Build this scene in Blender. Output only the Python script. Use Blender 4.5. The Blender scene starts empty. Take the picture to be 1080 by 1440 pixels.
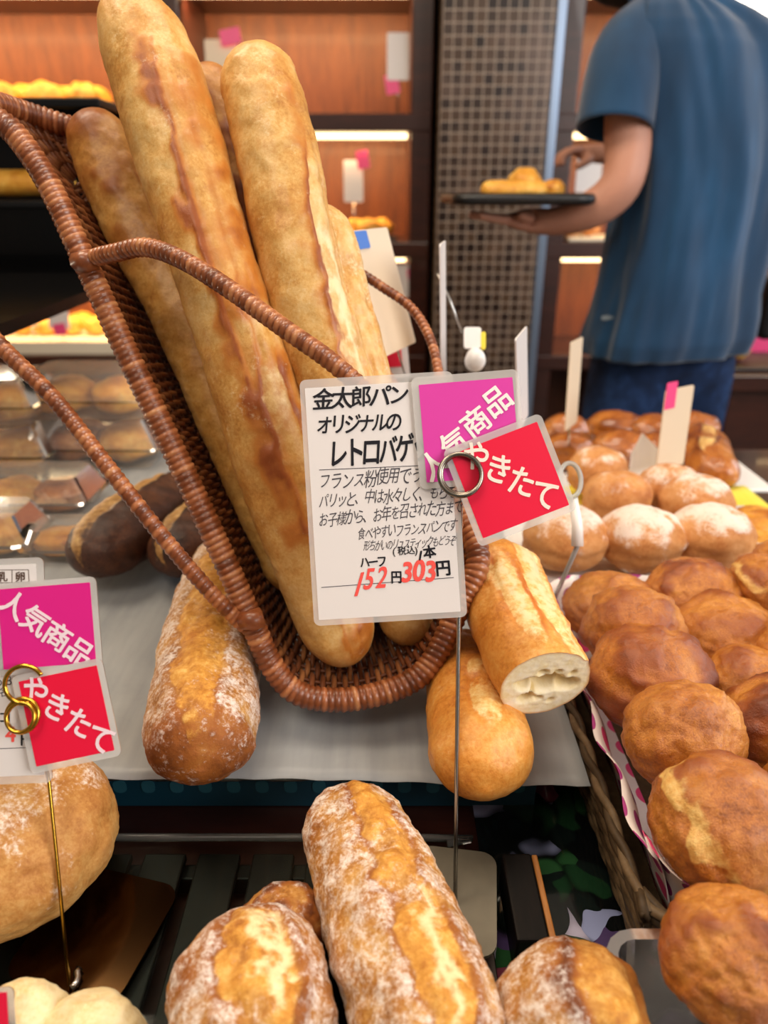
import bpy, bmesh, math, random
import numpy as np
from mathutils import Vector, Matrix, noise as mn

# ------------------------------------------------------------------ camera, light, exposure
S = bpy.context.scene
COL = S.collection
PITCH = math.radians(24.2)
CAMZ = 1.13
FOC = 1000.0
cam_d = bpy.data.cameras.new('camera'); cam = bpy.data.objects.new('camera', cam_d); COL.objects.link(cam)
cam.location = (0, 0, CAMZ); cam.rotation_euler = (math.pi/2 - PITCH, 0, 0)
cam_d.sensor_width = 36; cam_d.lens = 36*FOC/1440
cam_d.dof.use_dof = True; cam_d.dof.focus_distance = 0.46; cam_d.dof.aperture_fstop = 5.2
cam_d.clip_start = 0.02
S.camera = cam
S.view_settings.view_transform = 'Standard'; S.view_settings.look = 'None'
S.view_settings.gamma = 1; S.view_settings.exposure = 0.0
try: S.view_settings.use_curve_mapping = False
except Exception: pass

W = bpy.data.worlds.new('world'); S.world = W; W.use_nodes = True
W.node_tree.nodes['Background'].inputs[0].default_value = (1.0, 0.93, 0.86, 1)
W.node_tree.nodes['Background'].inputs[1].default_value = 0.17

def area(name, loc, target, sx, sy, power, color, spread=180):
    d = bpy.data.lights.new(name, 'AREA'); d.shape = 'RECTANGLE'; d.size = sx; d.size_y = sy
    d.energy = power; d.color = color; d.spread = math.radians(spread)
    o = bpy.data.objects.new(name, d); COL.objects.link(o); o.location = loc
    o.rotation_euler = (Vector(target)-Vector(loc)).to_track_quat('-Z', 'Y').to_euler()
    return o
area('shop_window_daylight', (2.3, -1.0, 2.1), (0.1, 0.6, 0.8), 1.8, 1.4, 73, (1.0, 0.96, 0.92))
area('side_window_daylight', (3.0, 1.6, 1.7), (0.8, 1.5, 1.1), 1.6, 1.3, 30, (0.78, 0.89, 1.0))
area('ceiling_light_over_table', (0.1, 0.75, 2.55), (0.1, 0.6, 0.8), 0.8, 0.6, 15, (1.0, 0.86, 0.68))
area('ceiling_light_over_front', (-0.6, -0.5, 2.55), (-0.1, 0.5, 0.8), 0.9, 0.6, 13, (1.0, 0.88, 0.74))
area('unseen_light_over_packs', (-0.95, 1.05, 2.6), (-0.55, 0.95, 0.8), 0.7, 0.6, 20, (1.0, 0.84, 0.64))  # unseen ceiling lamp set over the left packs to brighten them

# ------------------------------------------------------------------ pixel rays (1080x1440 frame) to points in the room
SP, CP = math.sin(PITCH), math.cos(PITCH)
R_ = Vector((1, 0, 0)); U_ = Vector((0, SP, CP)); F_ = Vector((0, CP, -SP)); C_ = Vector((0, 0, CAMZ))
def ray(px, py): return F_ + R_*((px-540)/FOC) + U_*((720-py)/FOC)
def PT(px, py, t): return C_ + ray(px, py)*t
def PZ(px, py, z):
    r = ray(px, py); return C_ + r*((z-CAMZ)/r.z)
def PY(px, py, Y):
    r = ray(px, py); return C_ + r*(Y/r.y)

# ------------------------------------------------------------------ materials
def lin(h):
    h = h.lstrip('#'); v = [int(h[i:i+2], 16)/255 for i in (0, 2, 4)]
    return tuple((x/12.92 if x <= .04045 else ((x+.055)/1.055)**2.4) for x in v) + (1.0,)
class NT:
    def __init__(s, name):
        s.m = bpy.data.materials.new(name); s.m.use_nodes = True
        s.n = s.m.node_tree.nodes; s.l = s.m.node_tree.links
        s.b = s.n['Principled BSDF']; s.out = s.n['Material Output']
    def add(s, t, **kw):
        n = s.n.new(t)
        for k, v in kw.items(): setattr(n, k, v)
        return n
    def set(s, sock, v):
        if hasattr(v, 'links') or hasattr(v, 'is_output'): s.l.new(v, sock)
        else: sock.default_value = v
    def coord(s, kind='Object', scale=(1, 1, 1)):
        tc = s.add('ShaderNodeTexCoord'); mp = s.add('ShaderNodeMapping'); s.l.new(tc.outputs[kind], mp.inputs[0])
        mp.inputs['Scale'].default_value = scale; return mp.outputs[0]
    def noise(s, co, scale, detail=4, rough=.55, dist=0):
        n = s.add('ShaderNodeTexNoise'); s.l.new(co, n.inputs['Vector']); n.inputs['Scale'].default_value = scale
        n.inputs['Detail'].default_value = detail; n.inputs['Roughness'].default_value = rough; n.inputs['Distortion'].default_value = dist
        return n.outputs[0]
    def math(s, op, a, b=None, c=None, clamp=False):
        n = s.add('ShaderNodeMath', operation=op, use_clamp=clamp); s.set(n.inputs[0], a)
        if b is not None: s.set(n.inputs[1], b)
        if c is not None: s.set(n.inputs[2], c)
        return n.outputs[0]
    def ramp(s, f, stops):
        n = s.add('ShaderNodeValToRGB'); s.l.new(f, n.inputs[0]); e = n.color_ramp.elements
        while len(e) < len(stops): e.new(.5)
        for i, (p, c) in enumerate(stops): e[i].position = p; e[i].color = lin(c) if isinstance(c, str) else c
        return n.outputs[0]
    def mix(s, f, a, b, mode='MIX'):
        n = s.add('ShaderNodeMix', data_type='RGBA', blend_type=mode)
        s.set(n.inputs[0], f)
        s.set(n.inputs[6], lin(a) if isinstance(a, str) else a); s.set(n.inputs[7], lin(b) if isinstance(b, str) else b)
        return n.outputs[2]
    def smooth(s, v, lo, hi):
        n = s.add('ShaderNodeMapRange', interpolation_type='SMOOTHSTEP'); s.set(n.inputs[0], v)
        n.inputs[1].default_value = lo; n.inputs[2].default_value = hi; return n.outputs[0]
    def bump(s, h, strength=.3, dist=.002):
        n = s.add('ShaderNodeBump'); n.inputs['Strength'].default_value = strength; n.inputs['Distance'].default_value = dist
        s.l.new(h, n.inputs['Height']); s.l.new(n.outputs[0], s.b.inputs['Normal'])
    def fin(s, color=None, rough=.5, spec=.5, metal=0):
        if color is not None: s.set(s.b.inputs['Base Color'], lin(color) if isinstance(color, str) else color)
        s.set(s.b.inputs['Roughness'], rough); s.b.inputs['Specular IOR Level'].default_value = spec
        s.b.inputs['Metallic'].default_value = metal
        return s.m
M = {}
def plain(name, color, rough=.5, spec=.5, metal=0, nscale=0, namt=.12, coat=0):
    t = NT(name)
    if nscale:
        n = t.noise(t.coord(), nscale, 5)
        base = lin(color); dk = tuple(c*(1-namt*2.2) for c in base[:3])+(1,); lt = tuple(min(1, c*(1+namt*1.6)) for c in base[:3])+(1,)
        t.fin(t.ramp(n, [(.3, dk), (.7, lt)]), rough, spec, metal); t.bump(n, .15, .001)
    else: t.fin(color, rough, spec, metal)
    t.b.inputs['Coat Weight'].default_value = coat
    M[name] = t.m; return t.m

def bread(name, stops, crumb, burn, flour='#E9DCCB', sc=34, fl=1.0, rough=.55, spec=.35, bump=.35, grain=420, coat=0, toast=None, mid=5, fissure='#EAD5A2'):
    """crust: attribute 'crust' R = opened score, G = darker bake, B = flour dusting (patterns of the loaf itself)"""
    t = NT(name); co = t.coord()
    at = t.add('ShaderNodeAttribute', attribute_name='crust'); sp = t.add('ShaderNodeSeparateColor'); t.l.new(at.outputs['Color'], sp.inputs[0])
    n1 = t.noise(co, sc, 6, .6, .15); n2 = t.noise(co, sc*mid, 6, .7); n3 = t.noise(co, grain, 4, .65)
    f = t.math('ADD', t.math('ADD', t.math('MULTIPLY', n1, .46), t.math('MULTIPLY', n2, .30)), t.math('MULTIPLY', n3, .24))
    c = t.ramp(f, [(.5+(p-.5)*.62, k) for p, k in stops])
    gb = t.math('ADD', sp.outputs[1], t.math('MULTIPLY', t.math('SUBTRACT', n2, .5), .7))
    c = t.mix(t.smooth(gb, .10, .62), c, toast or burn)
    c = t.mix(t.math('MULTIPLY', t.smooth(gb, .50, 1.05), .9), c, burn)
    cr = t.ramp(t.math('ADD', t.math('MULTIPLY', n2, .6), t.math('MULTIPLY', n1, .4)), [(.38, crumb[0]), (.52, crumb[1]), (.66, crumb[2])])
    r = t.smooth(t.math('ADD', sp.outputs[0], t.math('MULTIPLY', t.math('SUBTRACT', n2, .5), .7)), .28, .72)
    c = t.mix(r, c, cr)
    c = t.mix(t.smooth(t.math('ADD', at.outputs['Alpha'], t.math('MULTIPLY', t.math('SUBTRACT', n2, .5), 1.1)), .22, 1.0), c, fissure)
    fn = t.math('ADD', t.math('MULTIPLY', t.noise(co, sc*2.6, 9, .78, .1), .70), t.math('MULTIPLY', n3, .30))
    fm = t.smooth(t.math('ADD', sp.outputs[2], t.math('MULTIPLY', t.math('SUBTRACT', fn, .5), 3.4)), .36, 1.0)
    c = t.mix(t.math('MULTIPLY', fm, fl), c, flour)
    t.fin(c, t.math('ADD', rough, t.math('MULTIPLY', fm, .3), clamp=True), spec)
    t.b.inputs['Coat Weight'].default_value = coat; t.b.inputs['Coat Roughness'].default_value = .3
    t.bump(t.math('ADD', t.math('MULTIPLY', n2, .7), t.math('MULTIPLY', n3, .35)), bump, .0022)
    M[name] = t.m; return t.m
bread('baguette_crust', [(.30, '#B0702C'), (.44, '#CB944A'), (.56, '#D9AC66'), (.74, '#E6C78C')], ('#CE9448', '#DFB878', '#EBD4A4'), '#8E4418', '#EAD8B4', 13, .8, .40, .45, .25, toast='#BE762E')
bread('baguette_brown', [(.30, '#9C6228'), (.46, '#BA843E'), (.60, '#CC9C56'), (.76, '#DAB478')], ('#B9803C', '#CDA262', '#DCBE88'), '#7A3D18', '#DCC49A', 15, .8, .42, .4, .28, toast='#96581F')
bread('retro_flour_crust', [(.30, '#86501F'), (.45, '#B07634'), (.58, '#C99652'), (.75, '#DCB47A')], ('#B06C24', '#D2953F', '#E6BC6C'), '#602E12', '#EADFD6', 34, .92, .6, .3, .5, toast='#985822')
bread('pale_crust', [(.30, '#A0642A'), (.46, '#BA8242'), (.60, '#CC9C5A'), (.78, '#D8B47C')], ('#C89450', '#DAB67C', '#E8D2A4'), '#8E4E20', '#F0E6DC', 24, .85, .55, .35, .4)
bread('white_dough', [(.30, '#D8B878'), (.5, '#EAD6A6'), (.75, '#F2E6C6')], ('#E0C080', '#EBD6A8', '#F4E8CC'), '#D0A258', '#F5EEDD', 30, .5, .55, .3, .2)
bread('half_crust', [(.30, '#BC6D24'), (.46, '#D98E38'), (.60, '#E4A552'), (.76, '#EDBE74')], ('#E0A44A', '#EFCB85', '#F6E3B4'), '#B85C24', '#F3E0C8', 24, .7, .42, .45, .3, coat=.08, toast='#CC7A2E', mid=9)
bread('rye_crust', [(.30, '#2E1710'), (.5, '#4A2A1B'), (.68, '#64391F'), (.8, '#7A4A2A')], ('#7A5022', '#A57A42', '#C9A56A'), '#24120C', '#C8A87C', 34, .7, .5, .4, .4)
bread('curry_crust', [(.28, '#8A4616'), (.42, '#B86C26'), (.55, '#D28A38'), (.72, '#E8AE5C')], ('#D99A45', '#E8BC6C', '#F0D090'), '#6E300E', '#E8B878', 18, .2, .30, .6, .85, 900, .15, toast='#9A4E1A', mid=13)
bread('sugar_crust', [(.30, '#B06A36'), (.5, '#CC8E54'), (.72, '#DDA874')], ('#D59A50', '#E2B478', '#EBC896'), '#9A5526', '#F1E2D6', 26, .85, .65, .25, .45, 800)
bread('glossy_roll', [(.30, '#7E3F14'), (.46, '#A65D22'), (.6, '#C27A34'), (.76, '#DDA052')], ('#DDA24C', '#EBC27A', '#F3D69C'), '#6E3210', '#E8C89A', 26, .2, .28, .6, .25, coat=.3)
bread('golden_puff', [(.30, '#C07A22'), (.48, '#DE9D3A'), (.62, '#EDBB5A'), (.78, '#F6D588')], ('#E7AD4C', '#F2CB7C', '#F9E2AC'), '#A85E1C', '#F5E6C0', 30, .3, .45, .4, .3)

def crumbmat():
    t = NT('open_crumb'); co = t.coord()
    v = t.add('ShaderNodeTexVoronoi'); t.l.new(co, v.inputs['Vector']); v.inputs['Scale'].default_value = 260
    n = t.noise(co, 120, 6, .65)
    at = t.add('ShaderNodeAttribute', attribute_name='crust'); sp = t.add('ShaderNodeSeparateColor'); t.l.new(at.outputs['Color'], sp.inputs[0])
    c = t.ramp(n, [(.3, '#E6D29C'), (.48, '#F0E3BE'), (.7, '#F8F0DA')])
    c = t.mix(sp.outputs[0], c, '#D8BE82'); c = t.mix(sp.outputs[1], c, '#C98A45')
    t.fin(c, .75, .2); t.bump(t.math('ADD', n, v.outputs['Distance']), .18, .0015); M['open_crumb'] = t.m
crumbmat()
def wicker():
    t = NT('wicker_cane'); co = t.coord()
    at = t.add('ShaderNodeAttribute', attribute_name='crust'); sp = t.add('ShaderNodeSeparateColor'); t.l.new(at.outputs['Color'], sp.inputs[0])
    n = t.noise(co, 130, 5, .6)
    f = t.math('ADD', t.math('MULTIPLY', sp.outputs[0], .55), t.math('MULTIPLY', n, .45))
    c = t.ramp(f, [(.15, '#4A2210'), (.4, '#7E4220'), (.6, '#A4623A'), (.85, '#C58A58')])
    t.fin(c, .38, .5); t.bump(n, .2, .001); t.b.inputs['Coat Weight'].default_value = .2; M['wicker_cane'] = t.m
    t = NT('wicker_dark'); co = t.coord()
    at = t.add('ShaderNodeAttribute', attribute_name='crust'); sp = t.add('ShaderNodeSeparateColor'); t.l.new(at.outputs['Color'], sp.inputs[0])
    n = t.noise(co, 110, 5, .6)
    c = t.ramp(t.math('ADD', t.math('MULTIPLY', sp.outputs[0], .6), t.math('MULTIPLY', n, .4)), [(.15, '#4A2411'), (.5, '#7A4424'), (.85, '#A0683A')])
    t.fin(c, .45, .45); M['wicker_dark'] = t.m
    t = NT('seagrass'); co = t.coord()
    at = t.add('ShaderNodeAttribute', attribute_name='crust'); sp = t.add('ShaderNodeSeparateColor'); t.l.new(at.outputs['Color'], sp.inputs[0])
    n = t.noise(co, 160, 5, .6)
    c = t.ramp(t.math('ADD', t.math('MULTIPLY', sp.outputs[0], .5), t.math('MULTIPLY', n, .5)), [(.2, '#2A2014'), (.5, '#4E3D28'), (.8, '#7A6448')])
    t.fin(c, .6, .35); M['seagrass'] = t.m
wicker()
def wood(name, a, b, c, scale=(3, 3, .35), ns=6, rough=.35, coat=.2):
    t = NT(name); co = t.coord('Object', scale)
    n = t.noise(co, ns, 8, .6, 1.2); n2 = t.noise(co, ns*9, 4, .6)
    t.fin(t.ramp(t.math('ADD', t.math('MULTIPLY', n, .7), t.math('MULTIPLY', n2, .3)), [(.3, a), (.5, b), (.7, c)]), rough, .5)
    t.b.inputs['Coat Weight'].default_value = coat; M[name] = t.m
wood('panel_wood', '#4A200C', '#6A3312', '#80451C', (4, 4, .5), rough=.5, coat=.03)
wood('shelf_wood', '#2A120C', '#3A1A11', '#4A2216', (.6, 4, 4))
wood('table_wood', '#1E0D09', '#2E1510', '#3F1E15', (.6, 4, 4), rough=.28)
wood('black_slat', '#070605', '#0E0B0A', '#1A1310', (8, .8, 8), 8, .45, 0); M['black_slat'].node_tree.nodes['Principled BSDF'].inputs['Specular IOR Level'].default_value = .14
wood('worn_wood', '#6B3E18', '#9C6228', '#BE8440', (8, .8, 8), 8, .5, 0)
def mosaic():
    t = NT('mosaic_tile'); tc = t.add('ShaderNodeTexCoord'); sx = t.add('ShaderNodeSeparateXYZ'); t.l.new(tc.outputs['Object'], sx.inputs[0])
    cx = t.add('ShaderNodeCombineXYZ'); t.l.new(t.math('ADD', sx.outputs[0], sx.outputs[1]), cx.inputs[0]); t.l.new(sx.outputs[2], cx.inputs[1])
    b = t.add('ShaderNodeTexBrick', offset=0.0, squash=1.0); t.l.new(cx.outputs[0], b.inputs['Vector'])
    b.inputs['Scale'].default_value = 1; b.inputs['Brick Width'].default_value = .0335; b.inputs['Row Height'].default_value = .0335
    b.inputs['Mortar Size'].default_value = .0022; b.inputs['Mortar Smooth'].default_value = .2; b.inputs['Bias'].default_value = -.1
    b.inputs['Color1'].default_value = lin('#22130D'); b.inputs['Color2'].default_value = lin('#56402F'); b.inputs['Mortar'].default_value = lin('#A08E7E')
    n = t.noise(t.coord(), 5, 3)
    t.fin(t.mix(t.smooth(n, .45, .75), b.outputs['Color'], t.mix(.45, b.outputs['Color'], '#8E7466')), .3, .5); M['mosaic_tile'] = t.m
mosaic()
def floral():
    t = NT('floral_print'); co = t.coord()
    d = t.add('ShaderNodeTexNoise'); t.l.new(co, d.inputs['Vector']); d.inputs['Scale'].default_value = 18
    vm = t.add('ShaderNodeVectorMath', operation='MULTIPLY_ADD'); t.l.new(d.outputs[1], vm.inputs[0]); vm.inputs[1].default_value = (.07, .07, .07); t.l.new(co, vm.inputs[2])
    v = t.add('ShaderNodeTexVoronoi'); t.l.new(vm.outputs[0], v.inputs['Vector']); v.inputs['Scale'].default_value = 46
    sp = t.add('ShaderNodeSeparateColor'); t.l.new(v.outputs['Color'], sp.inputs[0])
    c = t.ramp(sp.outputs[0], [(.0, '#0C0F10'), (.22, '#131C1A'), (.36, '#28502E'), (.50, '#1A3822'), (.60, '#7E3C4C'), (.70, '#8E96BC'), (.80, '#4A3A60'), (.9, '#B4AEC4')])
    for e in c.node.color_ramp.elements: pass
    c.node.color_ramp.interpolation = 'CONSTANT'
    pet = t.smooth(v.outputs['Distance'], .85, .45)
    c = t.mix(t.math('MULTIPLY', pet, .95), '#0B0D0D', c)
    t.fin(c, .12, .5); t.b.inputs['Coat Weight'].default_value = .5; M['floral_print'] = t.m
floral()
def polka():
    t = NT('polka_paper'); tc = t.add('ShaderNodeTexCoord')
    v = t.add('ShaderNodeTexVoronoi', voronoi_dimensions='2D'); t.l.new(tc.outputs['UV'], v.inputs['Vector']); v.inputs['Scale'].default_value = 1; v.inputs['Randomness'].default_value = 0
    sp = t.add('ShaderNodeSeparateColor'); t.l.new(v.outputs['Color'], sp.inputs[0])
    dot = t.mix(t.smooth(sp.outputs[0], .48, .52), '#E8467E', '#A8357E')
    t.fin(t.mix(t.smooth(v.outputs['Distance'], .36, .33), '#F1E4DE', dot), .45, .4); M['polka_paper'] = t.m
polka()
def clear(name, tint, opac, rough=.05, fres=1.3, glossy=True):
    t = NT(name); n = t.n; l = t.l
    tr = n.new('ShaderNodeBsdfTransparent'); tr.inputs[0].default_value = lin(tint)
    gl = n.new('ShaderNodeBsdfGlossy'); gl.inputs['Roughness'].default_value = rough
    di = n.new('ShaderNodeBsdfDiffuse'); di.inputs[0].default_value = lin('#F2EEEA')
    m1 = n.new('ShaderNodeMixShader'); m1.inputs[0].default_value = opac; l.new(tr.outputs[0], m1.inputs[1]); l.new(di.outputs[0], m1.inputs[2])
    lw = n.new('ShaderNodeFresnel'); lw.inputs[0].default_value = fres
    m2 = n.new('ShaderNodeMixShader'); l.new(lw.outputs[0], m2.inputs[0]); l.new(m1.outputs[0], m2.inputs[1]); l.new(gl.outputs[0], m2.inputs[2])
    l.new(m2.outputs[0], t.out.inputs[0]); n.remove(t.b); M[name] = t.m
clear('laminate_film', '#FFFFFF', .30, .16, 1.5)
clear('clear_plastic', '#FFFDFA', .15, .10, 1.7)
clear('clear_acrylic', '#F4FAF6', .0, .03, 1.18)
clear('acrylic_lip', '#8A8C80', .06, .15, 1.3)
clear('acrylic_edge', '#D8E4DC', .35, .1, 1.45)
def paper(name, a, b, sc=9, rough=.6, tr=0):
    t = NT(name); co = t.coord(); n = t.noise(co, sc, 5, .6, .5); w = t.noise(t.coord('Object', (9, 1.2, 1)), sc, 3, .5)
    t.fin(t.ramp(t.math('ADD', t.math('MULTIPLY', n, .6), t.math('MULTIPLY', w, .4)), [(.35, a), (.65, b)]), rough, .35); t.bump(n, .15, .002); M[name] = t.m
paper('baking_paper', '#8C8F92', '#A6A8A8', 9, .4)
paper('white_paper', '#E4DEDA', '#F2EEEA', 12)
paper('yellow_paper', '#EAD23E', '#F4E05C', 12)
for nm, c in (('card_white', '#E3DCD9'), ('card_pink', '#DB3FA6'), ('card_magenta', '#DC1F86'), ('card_red', '#E8123C'), ('card_cream', '#E2CDB2'), ('card_blue', '#4A78C8'), ('tag_pink', '#EE4C86')):
    plain(nm, c, .38, .45)
plain('ink_black', '#15131C', .5, .3); plain('ink_pencil', '#4A464C', .6, .2); plain('ink_red', '#F0574F', .5, .3); plain('ink_white', '#F6EFE8', .5, .3); plain('ink_brown', '#5A4236', .5, .3)
plain('ink_pale_pink', '#F3DCE4', .5, .3); plain('ink_pale', '#F5E6D8', .5, .3)
plain('steel', '#B8B4AE', .22, .5, 1); plain('gold', '#C89B3A', .2, .5, 1); plain('dark_chrome', '#8A8378', .25, .5, 1)
plain('plate_metal', '#6A6456', .45, .5, .4, 30, .1); plain('bronze_mirror', '#402C18', .12, .5, 1)
plain('tray_metal', '#A8A69E', .35, .5, 1); plain('crate_teal', '#123E50', .4, .5)
plain('black_lacquer', '#070606', .25, .5); plain('black_plastic', '#0E0D10', .4, .5); plain('plate_white', '#EDEAE6', .25, .5)
plain('cream_board', '#E9DFC8', .5, .4); plain('wall_paint', '#C9A888', .8, .2, 0, 6, .05); plain('floor_tile', '#5C4A3C', .35, .5, 0, 4, .12); plain('ceiling_paint', '#E2D8CA', .9, .2)
plain('column_trim', '#8FA0B8', .3, .5, .7)
plain('skin', '#C08A74', .5, .4, 0, 14, .05); plain('hair', '#120E0D', .5, .4, 0, 60, .2); plain('eye_white', '#E8E0D8', .3); plain('shoe', '#1C1A1A', .5)
def shirtmat():
    t = NT('shirt_cotton'); n = t.noise(t.coord('Object', (1, 1, .35)), 9, 4, .5); n2 = t.noise(t.coord(), 900, 2)
    t.fin(t.ramp(n, [(.3, '#0C2D4A'), (.55, '#153F62'), (.75, '#22557F')]), .75, .2); t.bump(n2, .1, .0006)
    t.b.inputs['Sheen Weight'].default_value = .35; M['shirt_cotton'] = t.m
    t = NT('jeans_denim'); n = t.noise(t.coord(), 14, 5, .6); n2 = t.noise(t.coord('Object', (1, 1, 4)), 500, 2)
    t.fin(t.ramp(n, [(.35, '#101C34'), (.55, '#1B2E50'), (.72, '#2E4A78')]), .8, .2); t.bump(n2, .15, .0006); M['jeans_denim'] = t.m
shirtmat()
def glow(name, color, strength):
    t = NT(name); e = t.n.new('ShaderNodeEmission'); e.inputs[0].default_value = lin(color); e.inputs[1].default_value = strength
    t.l.new(e.outputs[0], t.out.inputs[0]); t.n.remove(t.b); M[name] = t.m
glow('led_strip', '#FFD9A0', 5.0)
glow('lamp_panel', '#FFF4E4', 6.0)

# ------------------------------------------------------------------ object helpers
ORG = {}
def tag(o, label=None, cat=None, group=None, kind=None):
    if label: o['label'] = label
    if cat: o['category'] = cat
    if group: o['group'] = group
    if kind: o['kind'] = kind
    return o
def thing(name, label, cat, base, group=None):
    o = bpy.data.objects.new(name, None); COL.objects.link(o); o.location = base; o.empty_display_size = .02
    ORG[o.name] = Vector(base); return tag(o, label, cat, group)
def mk(name, V, Fc, mat, parent=None, origin=None, smooth=True, attr=None, uv=None, label=None, cat=None, group=None, kind=None):
    V = np.asarray(V, dtype=float).reshape(-1, 3)
    if parent is not None: org = ORG[parent.name]
    elif origin is not None: org = Vector(origin)
    else: org = Vector(((V[:, 0].min()+V[:, 0].max())/2, (V[:, 1].min()+V[:, 1].max())/2, V[:, 2].min()))
    me = bpy.data.meshes.new(name)
    me.from_pydata((V-np.array(org)).tolist(), [], [tuple(f) for f in Fc]); me.update()
    for m in (mat if isinstance(mat, (list, tuple)) else [mat]): me.materials.append(M[m])
    if smooth: me.polygons.foreach_set('use_smooth', [True]*len(me.polygons))
    if attr is not None:
        a = me.color_attributes.new('crust', 'FLOAT_COLOR', 'POINT'); A = np.zeros((len(V), 4)); attr = np.asarray(attr); A[:, :attr.shape[1]] = attr; a.data.foreach_set('color', A.ravel())
    if uv is not None:
        l = me.uv_layers.new(name='UVMap'); idx = np.zeros(len(me.loops), dtype=np.int32); me.loops.foreach_get('vertex_index', idx)
        l.data.foreach_set('uv', np.asarray(uv)[idx].ravel())
    o = bpy.data.objects.new(name, me); COL.objects.link(o)
    if parent is not None: o.parent = parent
    else: o.location = org
    ORG[o.name] = org
    return tag(o, label, cat, group, kind)
class MB:
    """collects solid pieces of one mesh"""
    def __init__(s): s.v = []; s.f = []; s.a = []
    def put(s, V, Fc, a=(0.5, 0, 0)):
        k = sum(len(x) for x in s.v); s.v.append(np.asarray(V, dtype=float)); s.f += [tuple(i+k for i in f) for f in Fc]
        a = np.asarray(a, dtype=float); s.a.append(np.tile(a, (len(V), 1)) if a.ndim == 1 else a); return s
    def box(s, lo, hi, bev=0, Mx=None):
        bm = bmesh.new(); bmesh.ops.create_cube(bm, size=1)
        lo, hi = Vector(lo), Vector(hi)
        for v in bm.verts: v.co = Vector([(lo[i]+hi[i])/2 + v.co[i]*(hi[i]-lo[i]) for i in range(3)])
        if bev: bmesh.ops.bevel(bm, geom=bm.edges[:], offset=bev, segments=2, profile=.5, affect='EDGES')
        if Mx is not None: bm.transform(Mx)
        bm.verts.index_update(); s.put([v.co[:] for v in bm.verts], [[v.index for v in f.verts] for f in bm.faces]); bm.free(); return s
    def tube(s, P, r, n=8, closed=False, cap=True, col=None):
        V, Fc = tube(P, r, n, closed, cap); s.put(V, Fc, (.5, 0, 0) if col is None else col); return s
    def prism(s, poly, org, ax, ay, az, h):
        """2D outline in the plane (ax, ay), thickness h along az"""
        n = len(poly); V = []
        for k in (0, h): V += [tuple(Vector(org)+Vector(ax)*x+Vector(ay)*y+Vector(az)*k) for x, y in poly]
        Fc = [list(range(n))[::-1], list(range(n, 2*n))] + [[i, (i+1) % n, n+(i+1) % n, n+i] for i in range(n)]
        s.put(V, Fc); return s
    def make(s, name, mat, parent=None, smooth=False, **kw):
        return mk(name, np.vstack(s.v), s.f, mat, parent, smooth=smooth, attr=np.vstack(s.a), **kw)
def frames(P, closed=False):
    P = [Vector(p) for p in P]; n = len(P); T = []
    for i in range(n):
        a = P[(i-1) % n] if closed or i > 0 else P[i]; b = P[(i+1) % n] if closed or i < n-1 else P[i]
        T.append((b-a).normalized())
    u = T[0].orthogonal().normalized(); out = []
    for i in range(n):
        u = (u - T[i]*u.dot(T[i])).normalized(); out.append((T[i], u, T[i].cross(u)))
    return P, out
def tube(P, r, n=8, closed=False, cap=True):
    P, fr = frames(P, closed); m = len(P); V = []; Fc = []
    rr = r if hasattr(r, '__len__') else [r]*m
    for i in range(m):
        T, u, w = fr[i]
        for k in range(n):
            a = 2*math.pi*k/n; V.append(tuple(P[i]+(u*math.cos(a)+w*math.sin(a))*rr[i]))
    for i in range(m if closed else m-1):
        j = (i+1) % m
        for k in range(n): Fc.append((i*n+k, i*n+(k+1) % n, j*n+(k+1) % n, j*n+k))
    if cap and not closed: Fc += [tuple(range(n))[::-1], tuple((m-1)*n+k for k in range(n))]
    return V, Fc
def cat_spline(K, n, closed=False):
    K = [Vector(k) for k in K]; m = len(K); segs = m if closed else m-1; out = []
    g = lambda i: K[i % m] if closed else K[max(0, min(m-1, i))]
    dense = []
    for s in range(segs):
        p0, p1, p2, p3 = g(s-1), g(s), g(s+1), g(s+2)
        for q in range(40):
            t = q/40; dense.append(.5*((2*p1)+(p2-p0)*t+(2*p0-5*p1+4*p2-p3)*t*t+(3*p1-p0-3*p2+p3)*t**3))
    dense.append(K[0].copy() if closed else K[-1].copy())
    D = np.array([d[:] for d in dense]); L = np.concatenate([[0], np.cumsum(np.linalg.norm(np.diff(D, axis=0), axis=1))])
    q = np.linspace(0, L[-1], n+1 if closed else n)
    if closed: q = q[:-1]
    return [Vector([np.interp(x, L, D[:, k]) for k in range(3)]) for x in q], L[-1]
def rrect(w, h, r, n=5):
    pts = []
    for cx, cy, a0 in ((w/2-r, h/2-r, 0), (-w/2+r, h/2-r, 90), (-w/2+r, -h/2+r, 180), (w/2-r, -h/2+r, 270)):
        for k in range(n+1): a = math.radians(a0+90*k/n); pts.append((cx+r*math.cos(a), cy+r*math.sin(a)))
    return pts
def sstep(x, a, b):
    t = np.clip((x-a)/(b-a), 0, 1); return t*t*(3-2*t)
def nz(P, scale, seed, octv=3):
    out = np.empty(len(P)); o = Vector((seed*7.31, seed*3.17, seed*1.93))
    for i, p in enumerate(P): out[i] = mn.fractal(Vector(p)*scale+o, 1.0, 2.0, octv, noise_basis='PERLIN_ORIGINAL')
    return out

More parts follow.
